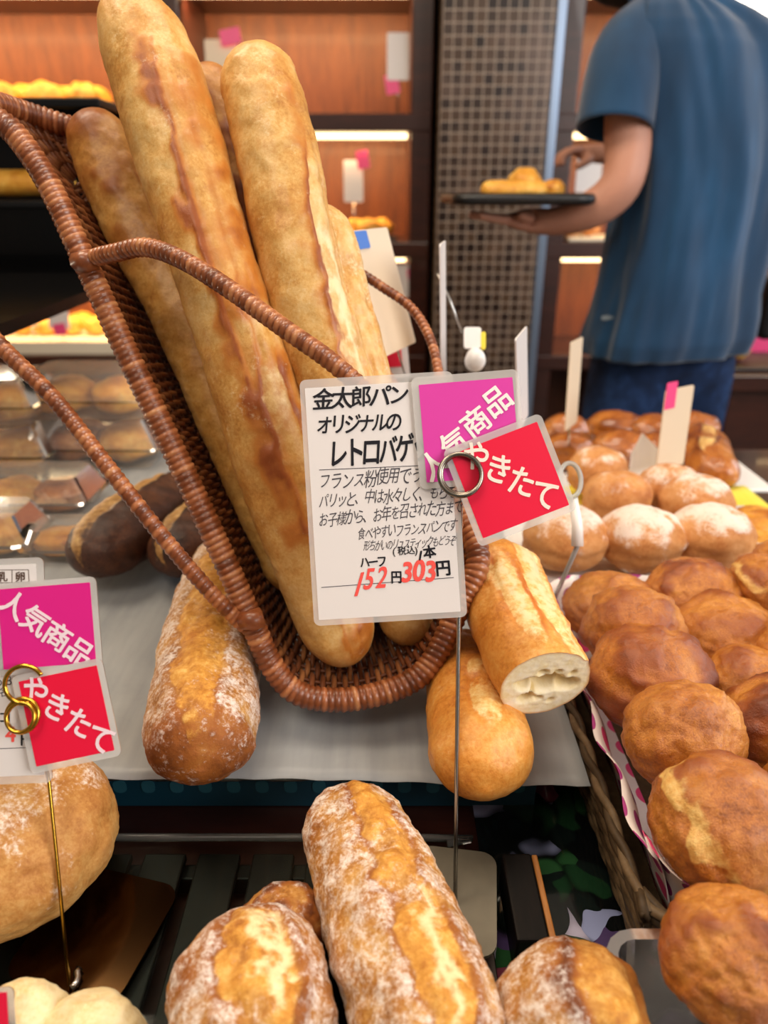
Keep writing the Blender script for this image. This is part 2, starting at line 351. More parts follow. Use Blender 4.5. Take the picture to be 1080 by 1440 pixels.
# ------------------------------------------------------------------ bread builders
def loaf(name, mat, path, prof, asp=.85, up=(0, 0, 1), nv=120, na=60, seed=1, lump=.0018, scores=(), flour=.0, burn=.2, flat=.55,
         ends=(1.1, 1.1), endpow=(2, 2), burn_end=(0, 0), cut=None, tip=None, flour_ang=(-200, 200), bands=(), flip=True, parent=None, **kw):
    """a loaf along the points 'path'; prof = [(v, half width)], scores = opened slashes"""
    P, L = cat_spline(path, nv) if len(path) > 2 else ([Vector(path[0]).lerp(Vector(path[1]), i/(nv-1)) for i in range(nv)], (Vector(path[1])-Vector(path[0])).length)
    x = np.linspace(0, 1, nv); x = .55*x+.45*(.5-.5*np.cos(np.pi*x))
    Pn = np.array([p[:] for p in P]); lin_ = np.linspace(0, 1, nv)
    C = np.stack([np.interp(x, lin_, Pn[:, k]) for k in range(3)], 1)
    pv = [p[0] for p in prof]; pw = [p[1] for p in prof]
    xs = np.linspace(0, 1, 200); ws = np.interp(xs, pv, pw); ker = np.hanning(31); ker /= ker.sum()
    ws = np.convolve(np.pad(ws, 15, mode='edge'), ker, 'valid'); w = np.interp(x, xs, ws)
    s = x*L
    for side, d in ((0, s), (1, L-s)):
        if cut == side: continue
        c = ends[side]*w[0 if side == 0 else -1]
        q = np.clip(1-d/c, 0, 1); w = w*(1-q**endpow[side])**(1/endpow[side])
    up = Vector(up); ang = np.linspace(-math.pi, math.pi, na, endpoint=False)
    V = np.zeros((nv, na, 3)); A = np.zeros((nv, na, 4))
    T = np.gradient(C, axis=0); T /= np.linalg.norm(T, axis=1)[:, None]
    upn = np.array(up); Nn = upn[None]-T*(T@upn)[:, None]; Nn /= np.linalg.norm(Nn, axis=1)[:, None]; Sd = np.cross(T, Nn)
    ca, sa = np.cos(ang), np.sin(ang)
    rx = sa[None]*w[:, None]; ry = ca[None]*w[:, None]*asp
    ry = np.where(ry < 0, ry*flat, ry)
    base = C[:, None]+Sd[:, None]*rx[..., None]+Nn[:, None]*ry[..., None]
    nl = nz(base.reshape(-1, 3), 42, seed, 3).reshape(nv, na); ns = nz(base.reshape(-1, 3), 130, seed+5, 3).reshape(nv, na)
    scale = 1+np.zeros((nv, na)); Fm = np.zeros((nv, na)); Rm = np.zeros((nv, na)); Bm = np.zeros((nv, na))
    deg = np.degrees(ang)[None]*(-1 if flip else 1)
    for sc in scores:
        k = (x-sc['v'][0])/(sc['v'][1]-sc['v'][0]); env = np.where((k > 0) & (k < 1), np.clip(4*k*(1-k), 0, 1)**.45, 0)
        ac = sc['a'][0]+(sc['a'][1]-sc['a'][0])*np.clip(k, 0, 1); hw = sc['w']*np.maximum(env, .02)
        da = (deg-ac[:, None]+nl*sc.get('wob', 5))/hw[:, None]
        m = sstep(-np.abs(da), -1.08, -.78)*env[:, None]
        d = sc.get('d', .06)
        scale += (-d*m + d*1.15*m*np.cos(np.clip(da, -1, 1)*math.pi/2))
        e = np.exp(-((da-sc.get('ear', 1))/.22)**2)*env[:, None]; scale += e*sc.get('earh', .06); Bm += e*sc.get('earb', .7)
        e2 = np.exp(-((da+sc.get('ear', 1))/.2)**2)*env[:, None]; scale -= e2*d*.5; Bm += e2*sc.get('earb2', .3)
        Rm = np.maximum(Rm, m*sc.get('r', .85)*(.75+.6*nl))
        Rm *= 1-.8*e*sc.get('earb', .7)
        if 'fis' in sc:
            f0, fw, fv0, fv1 = sc['fis']; fe = np.exp(-((da-f0+.5*ns+.5*nl)/fw)**2)*(sstep(x, fv0-.06, fv0+.06)*(1-sstep(x, fv1-.06, fv1+.06)))[:, None]*env[:, None]
            Fm = np.maximum(Fm, fe); scale -= .035*fe
    g = lambda q: q[..., None]
    fade = np.minimum(1, w/ max(w.max()*.5, 1e-6))[:, None]
    V = C[:, None]+(Sd[:, None]*g(rx)+Nn[:, None]*g(ry))*g(scale)
    rad = Sd[:, None]*g(np.broadcast_to(sa[None], (nv, na)))+Nn[:, None]*g(np.broadcast_to(ca[None], (nv, na)))
    V = V+rad*g((nl*lump+ns*lump*.35)*fade)
    if tip: V = V+np.array(tip[1])[None, None]*g(np.exp(-((x-tip[0])/.03)**2)[:, None]*np.ones((1, na)))
    Bm += burn*(.5+1.2*nl)+burn_end[0]*np.exp(-(s/(.9*w.max()))**2)[:, None]+burn_end[1]*np.exp(-((L-s)/(.9*w.max()))**2)[:, None]
    for (a0, a1, wd, st, v0, v1) in bands:
        k = np.clip((x-v0)/(v1-v0), 0, 1); env = sstep(x, v0-.08, v0+.08)*(1-sstep(x, v1-.08, v1+.08)); ac = a0+(a1-a0)*k
        Bm += st*env[:, None]*np.exp(-((deg-ac[:, None]+nl*14)/wd)**2)*(.8+.8*nl)
    fl = flour*np.ones((nv, na))*(sstep(deg, flour_ang[0]-25, flour_ang[0]+25)*(1-sstep(deg, flour_ang[1]-25, flour_ang[1]+25)))*(1-.9*np.clip(Rm, 0, 1))*(1-.55*(burn_end[1] > .5)*np.exp(-((L-s)/(.55*w.max()))**2))[:, None]
    A[..., 0] = np.clip(Rm, 0, 1); A[..., 1] = np.clip(Bm, 0, 1); A[..., 2] = np.clip(fl, 0, 1); A[..., 3] = np.clip(Fm, 0, 1)
    Vf = V.reshape(-1, 3); Fc = []
    for i in range(nv-1):
        for k in range(na): Fc.append((i*na+k, i*na+(k+1) % na, (i+1)*na+(k+1) % na, (i+1)*na+k))
    if cut != 0: Fc.append(tuple(range(na))[::-1])
    if cut != 1: Fc.append(tuple((nv-1)*na+k for k in range(na)))
    ring = V[-1] if cut == 1 else V[0]
    o = mk(name, Vf, Fc, mat, parent, attr=A.reshape(-1, 4), **kw)
    return o, ring
def bun(name, mat, c, r, seed=1, lump=.06, fine=.02, waist=0, waist_z=0, flour=0, burn=.25, nlat=40, nlon=56, tilt=None, dim=0, parent=None, flat=.75, pw=2.0, **kw):
    c = Vector(c); th = np.linspace(0, math.pi, nlat); ph = np.linspace(0, 2*math.pi, nlon, endpoint=False)
    TH, PH = np.meshgrid(th, ph, indexing='ij')
    D = np.stack([np.sin(TH)*np.cos(PH), np.sin(TH)*np.sin(PH), np.cos(TH)], -1).reshape(-1, 3)
    z = D[:, 2].copy(); n1 = nz(D, 1.6, seed, 3); n2 = nz(D, 6.0, seed+9, 3); n3 = nz(D, 15.0, seed+4, 2)
    k = 1+lump*n1+fine*n2+fine*.45*n3
    if dim: k -= dim*np.exp(-(np.arccos(np.clip(z, -1, 1))/.45)**2)
    P = D*k[:, None]; P[:, 2] = np.where(P[:, 2] < 0, P[:, 2]*flat, P[:, 2])
    if pw != 2.0: P[:, 2] = np.sign(P[:, 2])*np.abs(P[:, 2])**(2/pw)
    P = P*np.array(r)[None]
    if waist: P[:, :2] *= (1-.04*np.exp(-((z-waist_z)/.14)**2))[:, None]
    if tilt: 
        from mathutils import Euler
        P = P@np.array(Euler([math.radians(a) for a in tilt]).to_matrix()).T
    A = np.zeros((len(P), 3)); A[:, 0] = waist*np.exp(-((z-waist_z+n1*.3)/.16)**2)*np.clip(.8+n1, 0, 1)
    A[:, 1] = np.clip(burn*(.6+1.6*n1)+.15*n2, 0, 1); A[:, 2] = np.clip(flour*(sstep(z, .2, .85)*.9+.2+n1*.9), 0, 1)
    Fc = []
    for i in range(nlat-1):
        for j in range(nlon):
            a, b = i*nlon+j, i*nlon+(j+1) % nlon; Fc.append((a, a+nlon, b+nlon, b))
    return mk(name, P+np.array(c)[None], Fc, mat, parent, attr=A, **kw)

# ------------------------------------------------------------------ lettering
GLY = {}
def glyph(ch, off):
    key = (ch, off)
    if key not in GLY:
        c = bpy.data.curves.new('glyph', 'FONT'); c.body = ch; c.size = 1; c.offset = off; c.resolution_u = 4; c.fill_mode = 'FRONT' if hasattr(c, 'fill_mode') else c.fill_mode
        o = bpy.data.objects.new('glyph', c); COL.objects.link(o); dg = bpy.context.evaluated_depsgraph_get(); dg.update()
        m = bpy.data.meshes.new_from_object(o.evaluated_get(dg)); V = np.array([v.co[:2] for v in m.vertices]).reshape(-1, 2); Fc = [tuple(p.vertices) for p in m.polygons]
        bpy.data.objects.remove(o); bpy.data.curves.remove(c); bpy.data.meshes.remove(m); GLY[key] = (V, Fc)
    return GLY[key]
class Plane:
    """a flat card: pixel-unit coordinates on a plane facing along n, at a real place"""
    def __init__(s, px, py, t, right=R_, upv=U_): s.o = PT(px, py, t); s.cx, s.cy = px, py; s.k = t/FOC; s.r = right.normalized(); s.u = upv.normalized(); s.n = s.r.cross(s.u)
    def at(s, x, y, h=0): return s.o + s.r*((x-s.cx)*s.k) - s.u*((y-s.cy)*s.k) + s.n*h
def writing(pl, name, mat, runs, parent, h, seed=3, jit=0, label=None):
    rnd = random.Random(seed); V = []; Fc = []; k = 0
    for (txt, x, y, size, pitch, ang, bold, *rest) in runs:
        wid = rest[0] if rest else 1.0; slant = rest[1] if len(rest) > 1 else 0; ca = rest[2] if len(rest) > 2 else ang
        a = math.radians(ang); q = 0
        for ch in txt:
            st = pitch*(.55 if ch.isascii() and not ch.isspace() and pitch > 0 and ch not in '' else 1)
            gv, gf = glyph(ch, 0)
            w0 = 1.0 if not ch.isascii() else .58
            b = math.radians(ca+rnd.uniform(-jit, jit)*4); sz = size*(1+rnd.uniform(-jit, jit)*.09); dy = rnd.uniform(-jit, jit)*size*.05
            shifts = [(0, 0)] if bold <= 0 else [(0, 0)]+[(bold*math.cos(z), bold*math.sin(z)) for z in np.linspace(0, 2*math.pi, 6, endpoint=False)]
            for si, (bx, by) in enumerate(shifts):
              for gx, gy in gv:
                gx, gy = gx+bx, gy+by
                lx = (gx-w0/2)*sz*wid+(gy-.38)*slant*sz; ly = (gy-.38)*sz+dy
                X = x+(q+st/2)*math.cos(a)+lx*math.cos(b)+ly*math.sin(b); Y = y+(q+st/2)*math.sin(a)+lx*math.sin(b)-ly*math.cos(b)
                V.append(tuple(pl.at(X, Y, h+si*2.5e-5)))
              Fc += [tuple(i+k for i in f) for f in gf]; k += len(gv)
            q += st
    return mk(name, V, Fc, mat, parent, smooth=False, label=label)
def strokes(pl, name, mat, lines, parent, h, width, label=None):
    """ruled lines and brush strokes, flat ribbons on the card"""
    for ln in lines:
        m = MB()
        pts = [Vector((x, y, 0)) for x, y in ln]
        if len(pts) > 2: pts, _ = cat_spline(pts, 6*len(pts))
        n = len(pts); V = []
        for i, p in enumerate(pts):
            d = (pts[min(n-1, i+1)]-pts[max(0, i-1)]).normalized(); q = Vector((-d.y, d.x, 0))*width/2
            V += [tuple(pl.at(p.x+q.x, p.y+q.y, h)), tuple(pl.at(p.x-q.x, p.y-q.y, h))]
        m.put(V, [(2*i, 2*i+1, 2*i+3, 2*i+2) for i in range(n-1)]); m.make(name, mat, parent, label=label)
def card(name, label, pl, corners, border, mat, cat='price card', group=None, h=0.0, film=True, thick=.0006):
    """corners TL, TR, BR, BL of the laminated outline in pixel units; paper inside it"""
    (x0, y0), (x1, y1), (x2, y2), (x3, y3) = corners
    cx, cy = (x0+x1+x2+x3)/4, (y0+y1+y2+y3)/4
    w = (math.hypot(x1-x0, y1-y0)+math.hypot(x2-x3, y2-y3))/2; hh = (math.hypot(x3-x0, y3-y0)+math.hypot(x2-x1, y2-y1))/2
    ang = math.atan2((y1-y0)+(y2-y3), (x1-x0)+(x2-x3))
    t = thing(name, label, cat, pl.at(cx, cy, h), group)
    ax = pl.r*math.cos(ang)-pl.u*math.sin(ang); ay = pl.r*math.sin(ang)+pl.u*math.cos(ang)
    bl, bt, br, bb = border
    pc = pl.at(cx, cy, h)+ax*((bl-br)/2*pl.k)+ay*((bb-bt)/2*pl.k)
    m = MB(); m.prism(rrect((w-bl-br)*pl.k, (hh-bt-bb)*pl.k, 1.2*pl.k), pc, ax, ay, pl.n, thick); m.make('paper_sheet', mat, t)
    if film:
        outer = rrect(w*pl.k, hh*pl.k, 9*pl.k); inner = [(x+(bl-br)/2*pl.k, y+(bb-bt)/2*pl.k) for x, y in rrect((w-bl-br)*pl.k, (hh-bt-bb)*pl.k, 1.2*pl.k)]
        n = len(outer); V = []
        for hz in (0, thick*.9):
            for poly in (outer, inner): V += [tuple(pl.at(cx, cy, h)+ax*x+ay*y+pl.n*hz) for x, y in poly]
        Fc = []
        for i in range(n):
            j = (i+1) % n; Fc += [(i, j, n+j, n+i), (2*n+i, 3*n+i, 3*n+j, 2*n+j), (i, 2*n+i, 2*n+j, j)]
        mk('laminate_border', V, Fc, 'laminate_film', t, smooth=False, label='clear laminate border')
    return t, ang

# ------------------------------------------------------------------ the setting
def struct(name, m, mat, smooth=False): return m.make(name, mat, None, smooth, kind='structure')
struct('floor', MB().box((-3, -2, -.05), (3.4, 3.4, 0)), 'floor_tile')
struct('ceiling', MB().box((-3, -2, 2.75), (3.4, 3.4, 2.8)), 'ceiling_paint')
struct('wall_back', MB().box((-3, 3.22, 0), (3.4, 3.4, 2.75)), 'wall_paint')
struct('wall_left', MB().box((-3.1, -2, 0), (-3, 3.4, 2.75)), 'wall_paint')
PX0, PX1, PYf = PY(618, 200, 2.62).x, PY(768, 200, 2.62).x, 2.62
struct('pillar_1', MB().box((PX0, PYf, 0), (PX1, 3.21, 2.75)), 'mosaic_tile')
struct('trim_1', MB().box((PX1+.001, PYf-.004, 0), (PX1+.03, PYf+.06, 2.75), .003), 'column_trim')

# ------------------------------------------------------------------ wall shelving
SY0, SY1 = 2.75, 3.20
SZ = [.13, .555, .965, 1.375, 1.79, 2.2]
def shelving(label, x0, x1, ups, pw):
    t = thing('wall_shelving', label, 'shelving', ((x0+x1)/2, (SY0+SY1)/2, 0))
    MB().box((x0, SY1-.02, 0), (x1, SY1, 2.35)).make('back_panel', 'panel_wood', t)
    for x in ups: MB().box((x-.035, SY0+.005, 0), (x+.035, SY1-.021, 2.35), .004).make('upright', 'shelf_wood', t)
    for z in SZ:
        sh = MB().box((x0, SY0, z-.055), (x1, SY1-.021, z), .004).make('shelf', 'shelf_wood', t)
        if z > .6: MB().box((x0+.08, SY0+.07, z-.072), (x1-.08, SY0+.10, z-.056)).make('light_strip', 'led_strip', sh, label='glowing warm light strip under the shelf')
    for z in SZ[1:]:
        if z < .6: continue
        a = area('shelf_strip_light', ((x0+x1)/2, SY0+.10, z-.08), ((x0+x1)/2, SY1-.12, z-.40), x1-x0-.1, .05, pw*(x1-x0), (1.0, .62, .29))
    return t
LX0 = -2.3
shelving('dark wood wall shelving with glowing strips left of the mosaic pillar', LX0, PX0-.02, (LX0+.04, -.70, PX0-.055), 8.0)
shelving('dark wood wall shelving behind the man, right of the mosaic pillar', PX1+.045, 3.0, (PX1+.085, 2.2), 4.5)

# ------------------------------------------------------------------ display table and its trays
TZ = .70
t = thing('display_table', 'dark brown wooden bread display table in the middle of the shop', 'table', (0, .62, 0))
MB().box((-1.05, .02, TZ-.04), (1.0, 1.24, TZ), .004).make('table_top', 'table_wood', t)
MB().box((-.98, .07, 0), (.95, 1.19, TZ-.041)).make('table_body', 'shelf_wood', t)
# teal crate carrying the baking tray
t = thing('plastic_crate', 'teal perforated plastic crate under the baking tray', 'crate', (-.2, .77, TZ))
m = MB(); cx0, cx1, cy0, cy1 = -.62, .115, .405, 1.15
m.box((cx0, cy0, TZ+.001), (cx1, cy0+.008, TZ+.038)); m.box((cx0, cy1-.008, TZ+.001), (cx1, cy1, TZ+.038)); m.box((cx0, cy0+.0081, TZ+.001), (cx0+.008, cy1-.0081, TZ+.038)); m.box((cx1-.008, cy0+.0081, TZ+.001), (cx1, cy1-.0081, TZ+.038))
m.make('crate_wall', 'crate_teal', t)
m = MB()
for i in range(34):
    x = cx0+.012+i*.0215; m.prism(rrect(.010, .012, .004, 3), (x, cy0-.0008, TZ+.021), (1, 0, 0), (0, 0, 1), (0, 1, 0), .0007)
m.make('perforation', plain('crate_hole', '#2A6070', .5) and 'crate_hole', t, label='paler perforations in the crate side')
t = thing('baking_tray', 'shallow metal baking tray under the grey paper and basket', 'tray', (-.23, .77, .738))
TX0, TX1, TY0, TY1 = -.66, .131, .388, 1.17
MB().box((TX0, TY0+.004, .7385), (TX1, TY1, .744), .002).make('tray_floor', 'tray_metal', t)
rp, _ = cat_spline([(TX0, TY0, .750), (TX0+.3, TY0, .750), (TX1-.03, TY0, .750), (TX1-.008, TY0+.004, .750), (TX1, TY0+.02, .750), (TX1, .6, .750), (TX1, TY1-.01, .750), (TX1-.2, TY1, .750), (TX0+.2, TY1, .750), (TX0, TY1-.01, .750), (TX0, .7, .750)], 500, True)
m = MB(); m.tube(rp, [.0042*(1+.22*(math.sin(i*.9) > .2)) for i in range(len(rp))], 8, True); m.make('beaded_rim', 'tray_metal', t, smooth=True)
# baking paper with gentle creases
def sheet(name, mat, x0, x1, y0, y1, z, amp, nx=60, ny=60, label=None, cat=None, fold=None, seed=2, kind=None, skew=0, droop=0):
    V = []; Fc = []
    for j in range(ny):
        for i in range(nx):
            u, v = i/(nx-1), j/(ny-1); x = x0+(x1-x0)*u+skew*(1-v); y = y0+(y1-y0)*v+.003*math.sin(u*9+seed)
            zz = z+amp*(.5+.5*mn.noise(Vector((x*14, y*4, seed))))+amp*.6*abs(math.sin(x*70+y*8))*max(0, 1-v*1.5)
            if droop and v < .04: zz -= droop*(1-v/.04)
            V.append((x, y, zz))
    n = len(V); V2 = V+[(x, y, zz-.0005) for x, y, zz in V]
    q = lambda i, j: j*nx+i
    for j in range(ny-1):
        for i in range(nx-1):
            f = (q(i, j), q(i+1, j), q(i+1, j+1), q(i, j+1)); Fc += [f, tuple(k+n for k in f[::-1])]
    bd = [q(i, 0) for i in range(nx)]+[q(nx-1, j) for j in range(1, ny)]+[q(i, ny-1) for i in range(nx-2, -1, -1)]+[q(0, j) for j in range(ny-2, 0, -1)]
    for a, b in zip(bd, bd[1:]+bd[:1]): Fc.append((a, a+n, b+n, b))
    return mk(name, V2, Fc, mat, label=label, cat=cat)
PAP = .7555
sheet('baking_paper', 'baking_paper', -.66, .143, .374, 1.165, PAP, .0030, 90, 70, 'grey baking paper spread over the tray under the basket', 'paper', droop=.002)

# slatted black tray in the front, clear acrylic sheet on it
SLX0, SLX1, SLY0, SLY1 = -.42, .055, .06, .341
t = thing('slatted_tray', 'black slatted wooden tray under the front loaves', 'tray', (-.18, .21, TZ))
MB().box((SLX0, SLY1-.012, TZ+.001), (SLX1, SLY1, TZ+.016), .0015).make('crossbar', 'black_slat', t); MB().box((SLX0, SLY0, TZ+.001), (SLX1, SLY0+.012, TZ+.016), .0015).make('crossbar', 'black_slat', t)
for i in range(13):
    x = SLX0+.003+i*.0365; MB().box((x, SLY0-.004, TZ+.0165), (x+.028, SLY1+.003, TZ+.0225), .0012).make('slat', 'black_slat', t)
AZ = TZ+.0235
t = thing('acrylic_sheet', 'clear acrylic sheet lying over the black slats', 'acrylic sheet', (-.18, .21, AZ))
MB().box((SLX0-.02, SLY0-.02, AZ), (SLX1, SLY1+.012, AZ+.003)).make('pane', 'clear_acrylic', t)
ep, _ = cat_spline([(SLX0-.02, SLY1+.012, AZ+.003), (SLX1-.03, SLY1+.012, AZ+.003), (SLX1-.012, SLY1+.007, AZ+.003)], 20)
MB().tube(ep, .0026, 8).make('rolled_edge', 'acrylic_lip', t, smooth=True, label='rolled pale edge of the sheet')
LZ = AZ+.0035
# short dark wood block with worn side
p = PZ(738, 1250, TZ+.03)
t = thing('wood_block', 'short black wooden block with a worn brown side by the floral cloth', 'block', (p.x, p.y, TZ))
m = MB().box((p.x-.011, p.y-.035, TZ+.001), (p.x+.0085, p.y+.025, TZ+.032), .0015); m.make('block_body', 'black_slat', t)
MB().box((p.x+.0086, p.y-.0345, TZ+.002), (p.x+.0125, p.y+.0245, TZ+.0315), .001).make('worn_side', 'worn_wood', t, label='worn bare wood side')
# floral cloth under clear film
sheet('floral_cloth', 'floral_print', .068, .60, .03, .60, TZ+.0015, .0006, 30, 30, 'dark floral printed cloth under glossy film on the table', 'cloth')

# ------------------------------------------------------------------ wicker baguette basket
BT = .525
KEY = [(-16, 158), (24, 192), (70, 262), (118, 365), (185, 510), (250, 645), (308, 770), (352, 868), (382, 935), (420, 975), (480, 984), (545, 972), (592, 948), (622, 905), (648, 845), (672, 780),
       (632, 685, .548), (566, 575, .585), (500, 470, .612), (450, 375, .618), (405, 305, .618), (360, 255, .616), (290, 225, .614), (200, 205, .612), (110, 182, .604), (40, 160, .585), (-10, 145, .550)]
RIM3 = [PT(k[0], k[1], k[2] if len(k) > 2 else BT) for k in KEY]
rim, RL = cat_spline(RIM3, 1500, True)
cen = sum(RIM3, Vector())/len(RIM3)
bk = thing('bread_basket', 'long brown wicker basket holding the upright baguettes', 'basket', (cen.x, .46, .757))
def wrapped(P, r, wrap, n=10, seed=1, closed=False):
    """a core wound with cane: bulging turns, each turn its own tone"""
    P, fr = frames(P, closed); m = len(P); V = []; A = []; rnd = random.Random(seed)
    L = [0]
    for i in range(1, m): L.append(L[-1]+(P[i]-P[i-1]).length)
    tone = [rnd.uniform(.15, .95) for _ in range(int(L[-1]/wrap)+5)]
    for i in range(m):
        T, u, w = fr[i]
        for k in range(n):
            a = 2*math.pi*k/n; ph = L[i]/wrap+.35*math.sin(a)
            fr_ = ph-math.floor(ph); bulge = math.sin(math.pi*fr_)**.6
            V.append(tuple(P[i]+(u*math.cos(a)+w*math.sin(a))*r*(.86+.2*bulge))); tn = tone[int(math.floor(ph)) % len(tone)]
            A.append((tn*(.35+.65*bulge), 0, 0))
    Fc = []
    for i in range(m if closed else m-1):
        j = (i+1) % m
        for k in range(n): Fc.append((i*n+k, i*n+(k+1) % n, j*n+(k+1) % n, j*n+k))
    if not closed: Fc += [tuple(range(n))[::-1], tuple((m-1)*n+k for k in range(n))]
    return V, Fc, A
V, Fc, A = wrapped(rim, .0088, .0047, 12, 4, True); mk('rim', V, Fc, 'wicker_cane', bk, attr=A)
DEP = .095; TAPER = .16
def wallpt(i, d, off=0):
    p = rim[i % len(rim)]; q = (i+3) % len(rim); pr = (i-3) % len(rim)
    tn = (rim[q]-rim[pr]).normalized(); nrm = tn.cross(F_).normalized()
    if nrm.dot(cen-p) < 0: nrm = -nrm
    return p+(cen-p)*(TAPER*d*d*.5+TAPER*d*.5)*(1.0)+F_*(max(.012, BT+DEP-(p-C_).dot(F_))*d)-nrm*off
m = MB(); nst = 300; ND = 18
for s in range(nst):
    i = int(s*len(rim)/nst); ph = (s % 2)*math.pi
    pts = [wallpt(i, d/(ND-1), (.0028*math.sin(d/(ND-1)*math.pi*6+ph))) for d in range(ND)]
    m.tube(pts, .0022, 6, cap=False, col=(random.Random(s).uniform(.1, .9), 0, 0))
for d in (.09, .25, .42, .58, .75, .92):
    m.tube([wallpt(i, d) for i in range(0, len(rim), 6)], .0017, 5, True, col=(.3, 0, 0))
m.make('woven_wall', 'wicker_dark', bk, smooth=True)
# woven back panel
m = MB(); inner = [wallpt(i, 1.0) for i in range(0, len(rim), 15)]
axis_a = (PT(352, 868, BT)-PT(118, 365, BT)).normalized(); axis_b = F_.cross(axis_a).normalized(); c0 = sum(inner, Vector())/len(inner)
poly = [((p-c0).dot(axis_a), (p-c0).dot(axis_b)) for p in inner]
def span(k, val):
    xs = []
    for (a, b) in zip(poly, poly[1:]+poly[:1]):
        if (a[k]-val)*(b[k]-val) < 0: f = (val-a[k])/(b[k]-a[k]); xs.append(a[1-k]+f*(b[1-k]-a[1-k]))
    return (min(xs), max(xs)) if len(xs) >= 2 else None
lo, hi = min(p[0] for p in poly), max(p[0] for p in poly); n = int((hi-lo)/.0052)
for s in range(1, n):
    v = lo+(hi-lo)*s/n; sp = span(0, v)
    if sp:
        pts = [c0+axis_a*v+axis_b*(sp[0]+(sp[1]-sp[0])*q/23)+F_*(.0016*math.sin(q*1.2+(s % 2)*math.pi)) for q in range(24)]
        m.tube(pts, .0022, 5, cap=False, col=(random.Random(s+999).uniform(.1, .8), 0, 0))
lo, hi = min(p[1] for p in poly), max(p[1] for p in poly)
for s in range(1, 8):
    v = lo+(hi-lo)*s/8; sp = span(1, v)
    if sp: m.tube([c0+axis_b*v+axis_a*(sp[0]+(sp[1]-sp[0])*q/5) for q in range(6)], .0018, 5, col=(.3, 0, 0))
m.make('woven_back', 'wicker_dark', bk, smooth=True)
def handle(K, r=.0062, wrap=.0046, seed=2):
    P, L = cat_spline([PT(*k) for k in K], 520); V, Fc, A = wrapped(P, r, wrap, 10, seed); return mk('handle', V, Fc, 'wicker_cane', bk, attr=A)
handle([(112, 372, .522), (135, 362, .512), (165, 355, .498), (205, 348, .485), (255, 365, .472), (320, 405, .462), (400, 462, .456), (480, 520, .456), (560, 600, .468), (615, 680, .49), (640, 740, .52)], .0062)
handle([(358, 888, .53), (335, 872, .52), (290, 826, .505), (225, 750, .492), (150, 655, .482), (75, 560, .478), (0, 485, .474), (-70, 400, .474), (-130, 300, .482), (-150, 210, .50), (-100, 150, .52), (-25, 150, .528)], .0056, seed=5)
handle([(440, 310, .585), (462, 330, .605), (492, 372, .625), (535, 402, .63), (580, 435, .63), (608, 485, .62), (622, 560, .60), (640, 680, .55)], .0042, seed=8)
for (x, y) in ((118, 368), (352, 872)):
    m = MB(); V, Fc, A = wrapped([PT(x-9, y+2, BT-.009), PT(x+2, y, BT-.012), PT(x+16, y-4, BT-.009)], .0075, .004, 10, 3); m.put(V, Fc, A)
    m.make('handle_binding', 'wicker_cane', bk, smooth=True)

# baguettes standing in the basket
UPB = -F_
def bag(label, a, b, prof, seed, scores, mid=None, **kw):
    path = [PT(*a)]+([PT(*q) for q in mid] if mid else [])+[PT(*b)]
    return loaf('baguette', kw.pop('mat', 'baguette_crust'), path, prof, asp=kw.pop('asp', .9), up=UPB, nv=220, na=90, seed=seed, flat=.9, scores=scores, label=label, cat='bread', group='baguettes in the wicker basket', lump=kw.pop('lump', .0013), **kw)
bag('longest baguette, tallest in the wicker basket, with a brown lengthwise ridge', (180, 22, .528), (494, 934, .556), [(0, .0290), (.05, .0325), (.12, .0345), (.25, .0335), (.38, .0300), (.5, .0315), (.75, .0325), (.92, .0300), (1, .0265)], 3,
    [dict(v=(.07, .62), a=(22, 10), w=17, d=.05, ear=-1, earh=.05, earb=.75, earb2=.15, r=.35, wob=6), dict(v=(.40, 1.0), a=(40, 24), w=22, d=.06, ear=-1, earh=.05, earb=.5, r=.55, wob=9)],
    mid=[(213, 90, .526), (242, 180, .523), (291, 340, .521), (326, 445, .522), (402, 680, .534)], bands=[(2, -4, 10, 1.0, .08, .40), (-2, 0, 18, .5, .35, .85), (30, 22, 22, .30, .1, .6), (66, 56, 24, .55, .1, 1), (-78, -75, 14, .28, .05, .9), (26, 22, 30, .30, .55, 1)], burn=.10, burn_end=(.22, .12), flour=.2, ends=(.9, 1.2), tip=(0, (-.006, .003, .014)))  # bands: baked ridge, plus shadow tone painted along the far right side
bag('blunt ended baguette leaning right of the longest one in the basket', (352, 72, .535), (585, 906, .575), [(0, .026), (.05, .0290), (.12, .0305), (.35, .0300), (.6, .0300), (.85, .0270), (1, .0215)], 11,
    [dict(v=(.16, .60), a=(58, 52), w=22, d=.07, ear=-1, earh=.05, earb=.45, earb2=.3, r=.95, wob=8, fis=(.0, .5, .3, .9)), dict(v=(.40, .98), a=(44, 40), w=24, d=.08, ear=-1, earh=.06, earb=.6, r=.9, wob=10)],
    mid=[(373, 150, .528), (397, 250, .526), (412, 330, .526), (442, 450, .530), (512, 670, .548)], bands=[(44, 38, 12, .65, .07, .55), (-72, -72, 16, .42, .05, .9), (14, 20, 22, .22, .1, .45)], burn=.07, burn_end=(.12, .1), flour=.22, ends=(1.0, 1.1))
bag('browner baguette at the back left of the wicker basket', (122, 158, .59), (425, 830, .585), [(0, .023), (.08, .0262), (.5, .0270), (1, .022)], 17,
    [dict(v=(.1, .9), a=(60, 60), w=14, d=.05, r=.3, earb=.4)], mid=[(187, 310, .588), (262, 450, .586), (345, 645, .585)], mat='baguette_brown', burn=.2, burn_end=(.6, .1), flour=.05, bands=[(0, 0, 40, .3, .0, .35)])
